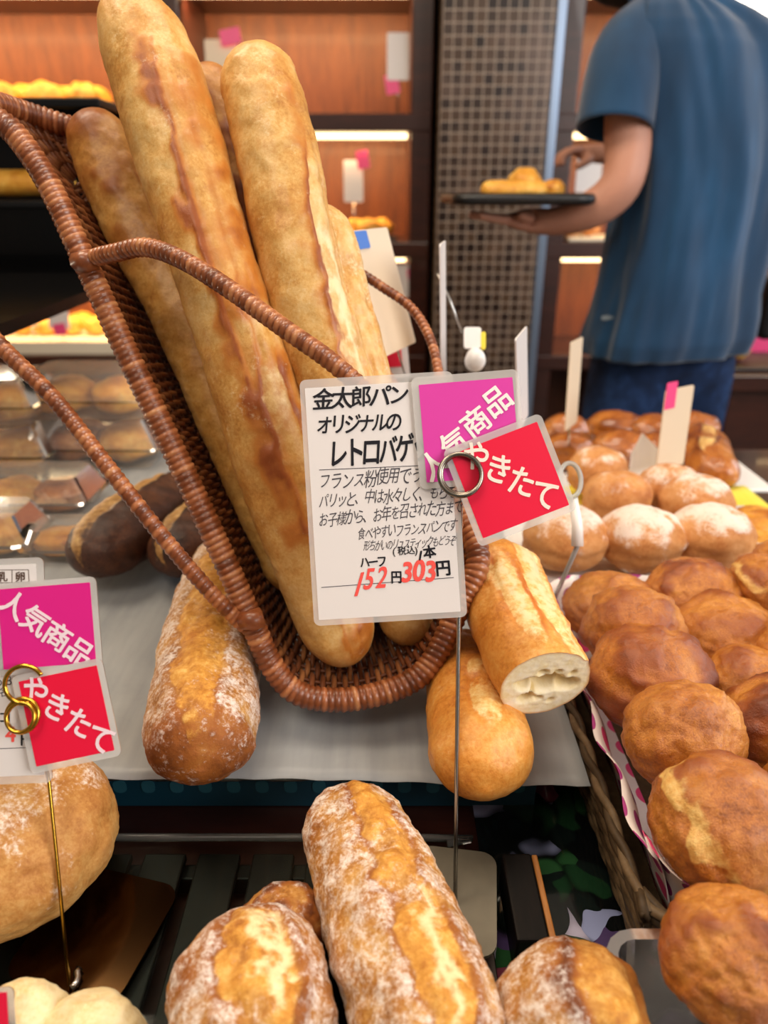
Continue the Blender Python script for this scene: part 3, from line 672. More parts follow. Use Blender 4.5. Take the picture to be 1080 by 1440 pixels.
bag('pale floured baguette half hidden at the right side of the basket', (440, 288, .572), (566, 800, .572), [(0, .021), (.1, .0275), (.5, .029), (1, .024)], 23,
    [dict(v=(.02, .55), a=(48, 42), w=22, d=.08, r=1.0, earb=.25, earh=.06), dict(v=(.4, .98), a=(44, 40), w=20, d=.08, r=1.0, earb=.25)], mid=[(484, 470, .570)], burn=.03, flour=.55)
bag('baguette wedged between the two largest ones, mostly hidden in their gap', (286, 92, .585), (490, 860, .600), [(0, .020), (.1, .025), (.5, .028), (1, .022)], 29,
    [dict(v=(.1, .9), a=(10, 0), w=16, d=.06, r=.2, earb=.5, earh=.06)], mid=[(345, 310, .588), (418, 590, .596)], mat='baguette_brown', burn=.45, flour=.03, bands=[(0, 0, 50, .4, .1, 1)])

# ------------------------------------------------------------------ loaves lying on the baking paper
loaf('flour_loaf', 'retro_flour_crust', [PZ(326, 770, .793), PZ(305, 860, .793), PZ(290, 960, .792), PZ(280, 1085, .789)], [(0, .030), (.25, .0375), (.6, .0405), (.9, .038), (1, .031)], asp=.92, nv=180, na=90, seed=31, flat=.9,
     scores=[dict(v=(-.10, 1.06), a=(-4, 2), w=30, d=.08, ear=1, earh=.03, earb=.15, earb2=.1, r=1.1, wob=12)], flour=.62, burn=.26, burn_end=(.2, .6), lump=.0026, label='floured loaf with a golden split lying on grey paper left of the basket', cat='bread', ends=(1.0, .75))
o, ring = loaf('half_baguette', 'half_crust', [PZ(650, 905, .790), PZ(668, 1000, .790), PZ(684, 1110, .789)], [(0, .030), (.4, .034), (.8, .0355), (1, .030)], asp=.9, nv=140, na=80, seed=41, flat=.95,
     scores=[dict(v=(.38, .86), a=(4, 10), w=20, d=.06, ear=1, earh=.02, earb=.1, r=.8, wob=5), dict(v=(-.1, .3), a=(-30, 35), w=14, d=.06, r=.7, earb=.2)], flour=.12, burn=.10, lump=.0014, ends=(1, .95), label='half baguette with rounded end hanging over the tray edge', cat='bread', group='half baguettes')
hb, ring = loaf('half_baguette', 'half_crust', [PT(690, 775, .585), PT(720, 865, .525), PT(767, 962, .470)], [(0, .034), (1, .0315)], asp=.92, up=(-.1, -.25, 1), nv=140, na=80, seed=47, flat=.97, cut=1,
     scores=[dict(v=(.05, .55), a=(-42, -18), w=15, d=.05, r=.75, earb=.6, earh=.02), dict(v=(.2, .98), a=(-4, 4), w=19, d=.06, fis=(.2, .5, .3, .8), r=1.0, earb=.65, earh=.03, wob=8), dict(v=(-.1, .9), a=(48, 42), w=24, d=.06, r=1.0, earb=.15, fis=(0, .6, .1, .8)), dict(v=(.5, 1.3), a=(40, 52), w=16, d=.03, r=.9, earb=.1)],
     flour=.12, burn=.12, lump=.0012, label='half baguette with its cut crumb facing out, on top of the other half', cat='bread', group='half baguettes')
# the cut face with holes
def cutface(ring, parent):
    ring = [Vector(p) for p in ring]; c = sum(ring, Vector())/len(ring); na = len(ring); nr = 26; V = []; A = []
    ax = (ring[na//4]-c).cross(ring[0]-c).normalized()
    if ax.dot(F_) < 0: ax = -ax          # pushes holes into the bread, away from the viewer side
    holes = [(-.05, -.02, .30, .016), (.36, .10, .22, .012), (-.48, -.18, .22, .011), (.42, -.36, .17, .007), (.05, .38, .10, .005), (-.6, .15, .08, .004), (.15, -.45, .08, .004), (-.28, .3, .08, .004), (.62, .2, .07, .004), (-.12, -.62, .07, .003), (.25, -.18, .08, .005)]
    u = (ring[na//4]-c); v = (ring[0]-c)
    V.append(c); rows = []
    for r in range(nr+1):
        for k in range(na):
            f = r/nr; a = -math.pi+2*math.pi*k/na; x, y = -f*math.sin(a), f*math.cos(a)
            x, y = f*math.sin(a), f*math.cos(a)
            d = 0; hol = 0
            for hx, hy, hr, hd in holes:
                q = math.hypot((x-hx)/1.35, y-hy)/hr
                if q < 1: e = (1-q*q); d = max(d, hd*e); hol = max(hol, e)
            p = c+(ring[k]-c)*f; nn = mn.noise(p*260)*.0007
            V.append(p+ax*((d+abs(nn))*(1-f**8))); A.append((min(1, hol*1.3), .9*max(0, (f-.94)/.06), 0))
    A = [(0, 0, 0)]+A; Fc = []
    for k in range(na): Fc.append((0, 1+k, 1+(k+1) % na))
    for r in range(nr):
        for k in range(na): Fc.append((1+r*na+k, 1+(r+1)*na+k, 1+(r+1)*na+(k+1) % na, 1+r*na+(k+1) % na))
    return mk('cut_face', [tuple(p) for p in V], Fc, 'open_crumb', parent, attr=A, label='open white crumb with holes')
cutface(ring, hb)

# dark loaves behind on the left
loaf('rye_loaf', 'rye_crust', [PZ(118, 800, .795), PZ(180, 745, .80), PZ(262, 690, .795)], [(0, .036), (.4, .045), (1, .036)], asp=.85, nv=110, na=64, seed=53, flat=.8, flip=False,
     scores=[dict(v=(-.1, 1.1), a=(-24, -20), w=26, d=.10, ear=1, earh=.08, earb=.2, r=1.2)], flour=.1, burn=.25, label='dark rye loaf with a pale split, beside the plastic packs', cat='bread', group='dark rye loaves')
loaf('rye_loaf', 'rye_crust', [PZ(236, 800, .795), PZ(275, 755, .798), PZ(330, 700, .795)], [(0, .034), (.4, .040), (1, .036)], asp=.85, nv=110, na=64, seed=57, flat=.8, flip=False,
     scores=[dict(v=(-.1, 1.1), a=(-28, -24), w=22, d=.10, ear=1, earh=.08, earb=.2, r=1.2)], flour=.1, burn=.3, label='dark rye loaf behind the lower end of the wicker rim', cat='bread', group='dark rye loaves')

# ------------------------------------------------------------------ front loaves on the acrylic
loaf('rustic_loaf', 'retro_flour_crust', [PZ(478, 1118, LZ+.037), PZ(540, 1270, LZ+.038), PZ(590, 1400, LZ+.038), PZ(650, 1560, LZ+.037)], [(0, .029), (.15, .0335), (.5, .0375), (.9, .037), (1, .031)], asp=.9, nv=240, na=100, seed=61, flat=.95,
     scores=[dict(v=(.02, .62), a=(20, 10), w=24, d=.07, ear=1, earh=.03, earb=.35, earb2=.45, r=.75, wob=14), dict(v=(.48, 1.02), a=(16, 8), w=25, d=.09, ear=1, earh=.05, earb=.3, earb2=.3, r=1.0, wob=10, fis=(.30, .48, .52, .95))],
     flour=.58, burn=.26, burn_end=(.35, .2), lump=.0030, label='long floured crusty loaf in the middle of the front tray', cat='bread', group='rustic loaves on the front tray')
loaf('rustic_loaf', 'retro_flour_crust', [PZ(338, 1296, LZ+.036), PZ(352, 1400, LZ+.037), PZ(368, 1580, LZ+.036)], [(0, .032), (.3, .0400), (.7, .0405), (1, .034)], asp=.9, nv=200, na=100, seed=67, flat=.95,
     scores=[dict(v=(.10, .98), a=(8, 14), w=29, d=.10, ear=1, earh=.07, earb=.25, earb2=.25, r=.9, wob=10, fis=(.40, .42, .14, .75))], flour=.57, burn=.30, burn_end=(.45, .2), lump=.0028, ends=(.95, 1), label='short floured loaf with a split crust left of the long front loaf', cat='bread', group='rustic loaves on the front tray')
loaf('rustic_loaf', 'retro_flour_crust', [PZ(775, 1335, LZ+.034), PZ(800, 1420, LZ+.034), PZ(830, 1570, LZ+.034)], [(0, .029), (.3, .0365), (.7, .038), (1, .033)], asp=.95, nv=180, na=90, seed=71, flat=.95,
     scores=[dict(v=(.02, .98), a=(30, 24), w=34, d=.08, ear=-1, earh=.06, earb=.8, earb2=.2, r=.62, wob=8)], flour=.55, flour_ang=(-150, 20), burn=.26, burn_end=(.15, .2), lump=.0026, ends=(.95, 1), label='floured loaf right of the long front loaf, beside the floral cloth', cat='bread', group='rustic loaves on the front tray')
bun('rustic_loaf', 'retro_flour_crust', PZ(400, 1300, LZ+.022), (.025, .021, .0235), 73, .10, .03, 0, 0, .30, 1.0, 40, 56, label='small dark crust peeking out behind the two front loaves', cat='bread', group='rustic loaves on the front tray')
bun('country_loaf', 'pale_crust', (-.238, .320, LZ+.0375), (.070, .064, .050), 79, .05, .012, 0, 0, .42, .18, 90, 120, flat=.75, pw=2.3, label='large round pale country loaf behind the gold stem', cat='bread')
for i, (x, y, r, lb) in enumerate([(34, 1448, .024, 'small pale dough bun beside the red tag corner'), (126, 1468, .027, 'pale dough bun at the foot of the gold stem')]):
    bun('dough_bun', 'white_dough', PZ(x, y, LZ+.022), (r, r*.85, .024), 83+i, .09, .015, 0, 0, .15, .12, 40, 56, label=lb, cat='bread', group='pale dough buns')

# ------------------------------------------------------------------ curry bun basket
GX0, GX1, GY0, GY1, GZ = .156, .405, .272, .612, TZ+.002
t = thing('seagrass_tray', 'dark woven seagrass tray full of fried curry buns', 'tray', ((GX0+GX1)/2, (GY0+GY1)/2, GZ))
MB().box((GX0, GY0, GZ), (GX1, GY1, GZ+.008), .002).make('tray_base', 'seagrass', t)
def loop_rr(x0, x1, y0, y1, r, z, n):
    P = [(x0+(x1-x0)/2+x, y0+(y1-y0)/2+y, z) for x, y in rrect(x1-x0, y1-y0, r, 8)]
    return cat_spline(P, n, True)[0]
m = MB()
for k in range(9):
    P = loop_rr(GX0-.001*k, GX1+.001*k, GY0-.001*k, GY1+.001*k, .03, GZ+.007+.0062*k, 260); rnd = random.Random(k)
    for half in (0, 1):
        Q = [p+Vector((0, 0, .0016*math.sin(i*.55+half*math.pi+k)))+((p-Vector(((GX0+GX1)/2, (GY0+GY1)/2, p.z))).normalized())*(.0024*math.cos(i*.55+half*math.pi+k)) for i, p in enumerate(P)]
        m.tube(Q, .0031, 6, True, col=(rnd.uniform(.2, .9), 0, 0))
m.make('woven_side', 'seagrass', t, smooth=True)
# polka dot liner
prof = [(.034, .010), (.016, .014), (.010, .035), (.002, .060), (-.006, .076), (-.012, .082)]
V = []; UV = []; n = 300; base = loop_rr(GX0+.006, GX1-.006, GY0+.006, GY1-.006, .035, GZ, n); L = 0; cc = Vector(((GX0+GX1)/2, (GY0+GY1)/2, 0))
for i in range(n+1):
    p = base[i % n]; tn = (base[(i+1) % n]-base[(i-1) % n]).normalized(); nr = Vector((-tn.y, tn.x, 0))
    if nr.dot(cc-p) < 0: nr = -nr
    if i: L += (base[i % n]-base[i-1]).length
    q = 0
    for j, (o, z) in enumerate(prof):
        if j: q += math.hypot(o-prof[j-1][0], z-prof[j-1][1])
        wob = .002*math.sin(i*.37)*j/4; V.append(tuple(p+nr*(o+wob)+Vector((0, 0, z+wob)))); UV.append((L/.0255, q/.0255+.15))
kk = len(prof); Fc = [(i*kk+j, (i+1)*kk+j, (i+1)*kk+j+1, i*kk+j+1) for i in range(n) for j in range(kk-1)]
lo_ = mk('paper_liner', V, Fc, 'polka_paper', uv=UV, label='white paper liner with pink and purple polka dots in the seagrass tray', cat='paper')
sm = lo_.modifiers.new('thickness', 'SOLIDIFY'); sm.thickness = .0006
CB = [(858, 858, .645, .042, .034, 'curry bun at the far left corner of the seagrass tray', 0, (0, 0, 0)),
      (890, 886, .585, .042, .038, 'curry bun second from the far left corner, overlapping its neighbour', .25, (20, 0, 10)),
      (912, 955, .535, .045, .042, 'curry bun third along the polka dot edge, beside the cut baguette', 0, (14, 0, -12)),
      (958, 1036, .465, .038, .040, 'smooth golden curry bun by the polka dot paper, second from the near corner', 0, (24, 0, 20)),
      (1008, 1163, .402, .0405, .040, 'curry bun with a pale yellow seam at the near corner of the tray', 1.3, (10, 52, 0)),
      (975, 838, .650, .044, .034, 'rough brown curry bun at the back middle of the seagrass tray', 0, (0, 0, 0)),
      (1022, 898, .600, .046, .036, 'wide curry bun in the second row behind the golden one', .2, (10, 0, -15)),
      (1082, 838, .640, .042, .036, 'curry bun with pale seam at the back right frame edge', .8, (0, 45, 0)),
      (1052, 968, .545, .036, .033, 'small curry bun between the golden bun and the frame edge', 0, (20, 0, 10)),
      (1085, 1025, .490, .036, .040, 'dark curry bun against the frame edge beside the golden bun', 0, (20, 10, 0)),
      (1130, 930, .56, .04, .036, 'curry bun cut off at the frame edge, middle of the tray', 0, (0, 0, 0)),
      (1165, 1130, .43, .04, .038, 'curry bun out at the near frame edge of the tray', 0, (0, 0, 0)),
      (1175, 1010, .50, .04, .036, 'curry bun at the right side of the seagrass tray, middle row', 0, (0, 0, 0)), (1180, 880, .58, .04, .036, 'curry bun at the right side of the seagrass tray, farther row', .4, (0, 20, 0)), (1120, 800, .66, .038, .034, 'curry bun at the far right corner of the seagrass tray', 0, (0, 0, 0))]
for i, (x, y, tt, r, rz, lb, wst, tl) in enumerate(CB):
    bun('curry_bun', 'curry_crust', PT(x, y, tt), (r, r*.92, rz), 101+i*3, .10, .030, wst, -.05, .12, [.30, .42, .50, .12, .34, .55, .38, .35, .30, .60, .4, .4, .3, .45, .3, .4][i], 64, 88, tilt=tl, flat=.85, label=lb, cat='bread', group='fried curry buns')
bun('curry_bun', 'curry_crust', PT(1032, 1348, .345), (.0355, .033, .033), 151, .10, .03, 0, 0, .05, .46, 90, 120, tilt=(10, 0, 0), flat=.85, label='curry bun nearest the camera, below the tray corner on clear plastic', cat='bread', group='fried curry buns')
# clear clamshell under the nearest bun
p = PT(1032, 1348, .345); zb = TZ+.0035; bz = p.z-.031
t = thing('clear_pack', 'open clear plastic pack under the nearest curry bun', 'container', (p.x, p.y, zb))
def clamshell(t, c, w, d, h, zb, lid=True, mat='clear_plastic'):
    def shell(z0, z1, w0, d0, w1, d1, name):
        V = []; r = .012; a = rrect(w0, d0, r, 4); b = rrect(w1, d1, r, 4); n = len(a)
        lvl = [(a, z0), (b, z1), (rrect(w1+.012, d1+.012, r+.006, 4), z1)] if z1 > z0 else [(a, z0), (b, z1), (rrect(w1+.012, d1+.012, r+.006, 4), z1)]
        for pl_, z in lvl: V += [(c.x+x, c.y+y, z) for x, y in pl_]
        Fc = [tuple(range(n))]+[(l*n+i, l*n+(i+1) % n, (l+1)*n+(i+1) % n, (l+1)*n+i) for l in (0, 1) for i in range(n)]
        return mk(name, V, Fc, mat, t, smooth=False)
    shell(zb, zb+h*.42, w*.86, d*.86, w, d, 'pack_base')
    if lid: shell(zb+h, zb+h*.44, w*.80, d*.78, w, d, 'pack_lid')
clamshell(t, Vector((p.x-.006, p.y-.012, 0)), .085, .075, (bz-zb)/.42+.02, zb, False)

# ------------------------------------------------------------------ sugared buns on the white plate
SZp = .744
t = thing('bread_plate', 'white tray lined for the sugared buns behind the curry buns', 'tray', (.36, .78, TZ))
MB().box((.135, .640, TZ+.001), (.50, .93, SZp), .006).make('tray_block', 'black_lacquer', t)
MB().box((.125, .630, SZp+.0005), (.515, .94, SZp+.006), .003).make('plate', 'plate_white', t)
sheet('yellow_liner', 'yellow_paper', .140, .510, .632, .935, SZp+.0075, .0008, 20, 20, 'yellow paper liner under the sugared buns', 'paper')
sheet('white_liner', 'white_paper', .130, .480, .624, .86, SZp+.0098, .0012, 24, 20, 'white crinkled paper on the yellow liner under the sugared buns', 'paper')
SB = [(795, 757, .047, 'sugared bun at the near left of its plate, behind the clear ring', .55), (900, 758, .0465, 'sugared bun in the near row with a thick white sugar patch', .75), (1000, 754, .0465, 'sugared bun in the near row beside the herb bread', .7),
      (840, 664, .040, 'sugared bun at the far left of its plate', .45), (868, 702, .042, 'sugared bun in the middle row behind the near two', .2), (940, 690, .040, 'sugared bun in the middle row beside the white paper', .45), (978, 708, .044, 'sugared bun tucked behind the one near the herb bread', .5)]
for i, (x, y, r, lb, fl) in enumerate(SB):
    bun('sugar_bun', 'sugar_crust', PZ(x, y, SZp+.012+.036), (r, r*.93, .036), 201+i*5, .06, .008, .25, -.1, fl+.1, .2, 44, 60, flat=.95, dim=.08, label=lb, cat='bread', group='sugared buns on the white plate')
# far plate of glossy rolls and the herb bread
t = thing('roll_plate', 'white plate of glossy brown rolls at the far end of the table', 'plate', (.52, 1.08, TZ))
MB().box((.22, .965, TZ+.001), (.55, 1.22, TZ+.03), .006).make('plate_foot', 'black_lacquer', t)
MB().box((.20, .955, TZ+.0305), (.57, 1.235, TZ+.037), .003).make('plate_top', 'plate_white', t)
rz0 = TZ+.038
GR = [(795, 612, .040, .034), (800, 636, .038, .030), (866, 604, .050, .032), (918, 610, .048, .032), (872, 632, .048, .030), (922, 636, .046, .030), (975, 608, .042, .034)]
gl = ['glossy brown roll behind the upright cream card at the far plate left', 'glossy brown roll partly behind the red tag at the far plate', 'pale topped glossy roll in the far row below the jeans', 'glossy roll beside the pink topped card, far row', 'glossy roll in the nearer row behind the sugared buns', 'glossy roll just left of the cream card, nearer row', 'glossy roll right of the cream card, far row']
for i, ((x, y, r, rz), lb) in enumerate(zip(GR, gl)):
    bun('glossy_roll', 'glossy_roll', PZ(x, y, rz0+rz*.9), (r, r*.75, rz), 251+i*7, .12, .012, .3, .1, 0, .3, 40, 52, flat=.9, label=lb, cat='bread', group='glossy rolls on the far plate')
loaf('twist_roll', 'glossy_roll', [PZ(965, 612, rz0+.034), PZ(990, 630, rz0+.036), PZ(1000, 655, rz0+.034), PZ(1035, 675, rz0+.03)], [(0, .026), (.3, .036), (.7, .034), (1, .024)], asp=.9, nv=80, na=48, seed=301, flat=.9, flip=False,
     scores=[dict(v=(.1, .9), a=(-20, 30), w=22, d=.08, r=.7, earb=.3)], burn=.3, label='curved glossy twist roll at the right of the far plate', cat='bread', group='glossy rolls on the far plate')
bun('herb_bread', 'golden_puff', PZ(1066, 742, TZ+.060), (.040, .034, .024), 311, .12, .02, .4, 0, 0, .25, 40, 52, label='yellow herb bread at the frame edge beside the sugared buns', cat='bread', group='herb breads')
bun('herb_bread', 'golden_puff', PZ(1075, 792, TZ+.062), (.040, .030, .018), 313, .12, .02, .4, 0, 0, .4, 40, 52, label='herb bread lying under the upper one at the frame edge', cat='bread', group='herb breads')

# ------------------------------------------------------------------ clear packs with pastries on the left
PK = [(150, 640, .20, .13, .070, PAP+.003, 'large clear pack of pastries under the basket handle, left of the wicker rim'), (5, 650, .19, .13, .070, PAP+.003, 'clear pack of pastries at the left frame edge, farther one'),
      (60, 712, .15, .085, .05, PAP+.003, 'clear pack of flat pastries in front of the large pack'), (-20, 770, .13, .08, .05, PAP+.003, 'clear pack nearest the left sign, cut by the frame'), (100, 775, .085, .06, .036, PAP+.003, 'small clear pack beside the dark rye loaf')]
PKN = ['the large lower pack', 'the farther left edge pack', 'the flat pack', 'the pack by the left sign', 'the small pack beside the rye loaf']
for i, (x, y, w, d, h, zb, lb) in enumerate(PK):
    c = PZ(x, y, zb); t = thing('pastry_pack', lb, 'container', (c.x, c.y, zb), 'clear packs of pastries'); clamshell(t, c, w, d, h, zb)
    nn = 2 if w > .12 else 1
    for k in range(nn):
        xx = c.x+(k-(nn-1)/2)*w*.82/nn
        bun('packed_pastry', 'golden_puff' if (i+k) % 3 else 'glossy_roll', (xx, c.y, zb+h*.34), (w*.46/nn, d*.42, h*.40), 331+i*7+k, .14, .02, .3, 0, .2, .25, 28, 40, pw=3.2, label='golden pastry inside ' + PKN[i] + ', ' + ['left one', 'right one', 'third one'][k], cat='pastry', group='pastries in clear packs')
for i, (x, y, w, d, h, ps) in enumerate([(150, 640, .19, .12, .065, 'the large pack'), (5, 650, .18, .12, .065, 'the farther left edge pack')]):
    c = PZ(x, y, PAP+.003); c = Vector((c.x-.005, c.y+.004, 0)); zb = PAP+.003+.0715
    t = thing('pastry_pack', 'clear pack of pastries stacked on top of '+ps, 'container', (c.x, c.y, zb), 'clear packs of pastries'); clamshell(t, c, w, d, h, zb)
    for k in range(2): bun('packed_pastry', 'golden_puff', (c.x+(k-.5)*.086, c.y, zb+h*.34), (.042, .050, h*.40), 371+k+i*5, .14, .02, .3, 0, .2, .2, 28, 40, pw=3.2, label='golden pastry in the pack stacked on '+ps+', '+['left one', 'right one'][k], cat='pastry', group='pastries in clear packs')

# ------------------------------------------------------------------ black two-tier stand at the left with a loaf
t = thing('black_stand', 'black lacquered display stand behind the wicker basket', 'display stand', (-.85, 1.35, 0))
ea, eb = PZ(-40, 470, 1.0), PZ(128, 404, 1.0)
m = MB(); m.prism([(-1.5, ea.y), (ea.x, ea.y), (eb.x+.01, eb.y), (eb.x+.01, 1.75), (-1.5, 1.75)], (0, 0, .985), (1, 0, 0), (0, 1, 0), (0, 0, 1), .015); m.make('lower_deck', 'black_lacquer', t)
MB().box((-1.5, 1.30, 1.105), (-.44, 1.75, 1.118), .003).make('upper_deck', 'black_lacquer', t)
MB().box((-1.5, 1.32, 1.255), (-.46, 1.75, 1.27), .003).make('top_deck', 'black_lacquer', t)
for x, y in ((-1.46, 1.72), (-.5, 1.72), (-1.46, 1.36)):
    MB().box((x-.015, y-.015, 0 if x < -1 or y < 1 else 0), (x+.015, y+.015, 1.254), .002).make('leg', 'black_lacquer', t)
MB().box((-1.5, 1.735, .99), (-.46, 1.75, 1.254)).make('rear_board', 'black_lacquer', t)
ls = MB().box((-1.3, .93, .979), (-.47, .955, .9845)).make('light_strip', 'led_strip', t, label='added thin warm light strip under the lower deck')  # added strip, assumed under the deck to light the packs below
area('added_strip_light', (-.80, .94, .975), (-.62, .86, .80), .7, .04, 2.6, (1.0, .86, .66))  # lamp of the added strip
loaf('long_loaf', 'golden_puff', [(-1.1, 1.40, 1.145), (-.55, 1.40, 1.145)], [(0, .026), (1, .026)], nv=40, na=28, seed=401, flat=.95, burn=.3, label='long golden loaf lying on the black stand behind the basket', cat='bread')

# ------------------------------------------------------------------ price sign in the middle
ST = .445
PLc = Plane(540, 700, ST)
st = thing('sign_stand', 'steel sign stand with grey base plate in the middle of the front tray', 'sign stand', PZ(643, 1270, LZ))
b0 = PZ(648, 1265, LZ); rot = math.radians(-8); ax = Vector((math.cos(rot), math.sin(rot), 0)); ay = Vector((-ax.y, ax.x, 0))
MB().prism(rrect(.052, .072, .010, 6), (b0.x-.004, b0.y, LZ+.0002), ax, ay, (0, 0, 1), .0022).make('base_plate', 'plate_metal', st)
sb = PZ(640, 1272, LZ+.0024)
MB().tube([sb, PT(642, 1100, ST+.003), PT(645, 880, ST+.004), PT(648, 700, ST+.004), PT(648, 690, ST+.001)], .0014, 8).make('stem', 'steel', st, smooth=True)
def ring(pl, x, y, r, h, th, mat, parent, rx=1.0):
    P = [pl.at(x+r*rx*math.cos(a), y+r*math.sin(a), h+.0018*math.sin(a)) for a in np.linspace(0, 2*math.pi, 48, endpoint=False)]
    return MB().tube(P, th, 10, True).make('clip_ring', mat, parent, smooth=True)
ring(PLc, 645, 669, 29, .0095, .0015, 'dark_chrome', st)
ring(PLc, 647, 668, 28, .0068, .0015, 'dark_chrome', st)
# white card
cw, _ = card('price_card', 'white laminated handwritten price card held by the steel ring', PLc, ((428, 531), (641, 525), (652, 864), (435, 884)), (7, 12, 9, 8), 'card_white')
HB = .0008
def W(*a): return a
writing(PLc, 'lettering', 'ink_black', [('金太郎パン', 442, 563, 31, 26.5, -4, .018, 1.0, .12), ('オリジナルの', 447, 598, 29, 19.5, -3, .018, .82, .15), ('レトロバゲット', 464, 639, 43, 23.5, -5, .022, .66, .1),
        ('ハーフ', 507, 791, 17, 12.0, -5, .022, .85), ('(税込)', 552, 775, 13, 12.5, -3, .012), ('1', 588, 781, 18, 15, -6, .03, 1, .3), ('本', 596, 777, 18, 16, -6, .035), ('円', 549, 812, 20, 17, -3, .030, .85), ('円', 613, 799, 24, 20, -3, .030, .95)], cw, HB, 5, .6, 'black marker lettering')
writing(PLc, 'lettering', 'ink_pencil', [('フランス粉使用でうすく', 449, 677, 25, 16.2, -4, 0, .72, .25), ('パリッと、中は水々しく、もちもち', 449, 704, 23, 13.0, -4, 0, .68, .25), ('お子様から、お年を召された方まで', 449, 732, 23, 12.7, -6, 0, .66, .25),
        ('食べやすいフランスパンです', 503, 750, 20, 10.8, -5, 0, .62, .25), ('形ちがいのリュスティックもどうぞ', 512, 768, 16, 8.1, -4, 0, .6, .25)], cw, HB, 7, 1.3, 'grey pencil lettering')
writing(PLc, 'lettering', 'ink_red', [('1', 500, 819, 46, 26, -8, .016, .8, .45), ('52', 512, 813, 44, 33, -6, .020, .72, .25), ('303', 566, 803, 41, 30, -4, .034, .85, .15)], cw, HB, 9, .8, 'red marker prices')
strokes(PLc, 'ruled_line', 'ink_pencil', [[(449, 661), (612, 654)], [(452, 826), (638, 812)]], cw, HB, 1.0)
# pink tag and red tag
cp, ang = card('popular_tag', 'pink laminated tag behind the red tag on the middle price card', PLc, ((578, 532), (730, 520), (738, 676), (590, 689)), (10, 11, 9, 9), 'card_pink', 'tag', 'pink popular item tags', .0022)
writing(PLc, 'lettering', 'ink_white', [('人気商品', 595, 668, 41, 41.5, -45.5, .022, 1.0, 0, -38)], cp, .0022+HB, 3, 0, 'bold white lettering')
cr, ang = card('fresh_tag', 'red laminated tag in front of the pink tag on the middle price card', PLc, ((625, 633), (764, 580), (803, 718), (669, 771)), (9, 10, 9, 10), 'card_red', 'tag', 'red freshly baked tags', .0044)
writing(PLc, 'lettering', 'ink_pale', [('やきたて', 652, 633, 45, 36.5, 29, .020, .88, 0, 17)], cr, .0044+HB, 3, 0, 'rounded cream lettering')

# ------------------------------------------------------------------ left sign
LT = .40
PLl = Plane(80, 940, LT)
sl = thing('sign_stand', 'gold sign stand with mirrored plate beside the round country loaf', 'sign stand', PZ(100, 1392, LZ))
b1 = PZ(150, 1310, LZ); rot = math.radians(-14); ax = Vector((math.cos(rot), math.sin(rot), 0)); ay = Vector((-ax.y, ax.x, 0))
MB().prism(rrect(.072, .076, .012, 6), (b1.x-.006, b1.y, LZ+.0002), ax, ay, (0, 0, 1), .002).make('base_plate', 'bronze_mirror', sl)
MB().tube([PZ(98, 1393, LZ+.0022), PT(83, 1240, LT-.003), PT(69, 1100, LT+.002), PT(52, 1020, LT+.003), PT(42, 985, LT+.002)], .0011, 8).make('stem', 'gold', sl, smooth=True)
MB().tube([PZ(x, y, LZ+.004) for x, y in ((100, 1390), (106, 1384), (110, 1376), (108, 1368), (112, 1362))], .0022, 8).make('foot_screw', 'steel', sl, smooth=True)
ring(PLl, 42, 1000, 22, .0085, .0013, 'gold', sl); ring(PLl, 41, 1002, 19, .0098, .0011, 'gold', sl)
P = [PLl.at(44+27*math.cos(a), 958+26*math.sin(a), .0078) for a in np.linspace(math.radians(75), math.radians(330), 40)]
MB().tube(P, .0013, 10).make('clip_hook', 'gold', sl, smooth=True)
c1, _ = card('price_card', 'white laminated price card at the left edge with gold clip rings', PLl, ((-150, 792), (62, 783), (74, 1100), (-140, 1108)), (9, 9, 11, 11), 'card_white')
writing(PLl, 'lettering', 'ink_brown', [('乳', -3, 811, 15, 15, -2, .02), ('卵', 22, 811, 15, 15, -2, .02)], c1, HB, 2, 0, 'brown allergen characters')
strokes(PLl, 'ruled_line', 'ink_brown', [[(-60, 802), (41, 801)], [(-60, 820), (42, 819)], [(18, 801), (18, 820)], [(41, 801), (42, 820)], [(-7, 801), (-7, 820)]], c1, HB, .9)
writing(PLl, 'lettering', 'ink_black', [('ク', -10, 920, 30, 20, -30, .02), ('ハコ', -22, 1008, 19, 20, 0, .02), ('円', 29, 1038, 20, 20, 0, .022)], c1, HB, 2, .3, 'black marker lettering')
writing(PLl, 'lettering', 'ink_pencil', [('しの', -20, 940, 18, 18, -8, 0), ('も8', -14, 958, 18, 22, -5, 0), ('木名', -14, 974, 15, 14, -5, 0)], c1, HB, 2, .6, 'pencil lettering')
writing(PLl, 'lettering', 'ink_red', [('714', -28, 1031, 30, 33, 0, .02)], c1, HB, 2, .3, 'red marker price')
strokes(PLl, 'ruled_line', 'ink_pencil', [[(-100, 1056), (58, 1050)]], c1, HB, .9)
c2, _ = card('popular_tag', 'magenta laminated tag on the left edge price card', PLl, ((-14, 820), (136, 811), (149, 937), (1, 951)), (11, 8, 9, 9), 'card_magenta', 'tag', 'pink popular item tags', .0022)
writing(PLl, 'lettering', 'ink_pale_pink', [('人気商品', 7, 838, 40, 38, 35.4, .022, 1.0, 0, 33)], c2, .0022+HB, 3, 0, 'bold white lettering')
c3, _ = card('fresh_tag', 'red laminated tag clipped below the magenta tag at the left edge', PLl, ((18, 950), (140, 924), (184, 1056), (54, 1083)), (9, 9, 9, 9), 'card_red', 'tag', 'red freshly baked tags', .0044)
writing(PLl, 'lettering', 'ink_pale_pink', [('やきたて', 41, 957, 43, 37.5, 36, .020, .92, 0, 24)], c3, .0044+HB, 3, 0, 'rounded cream lettering')
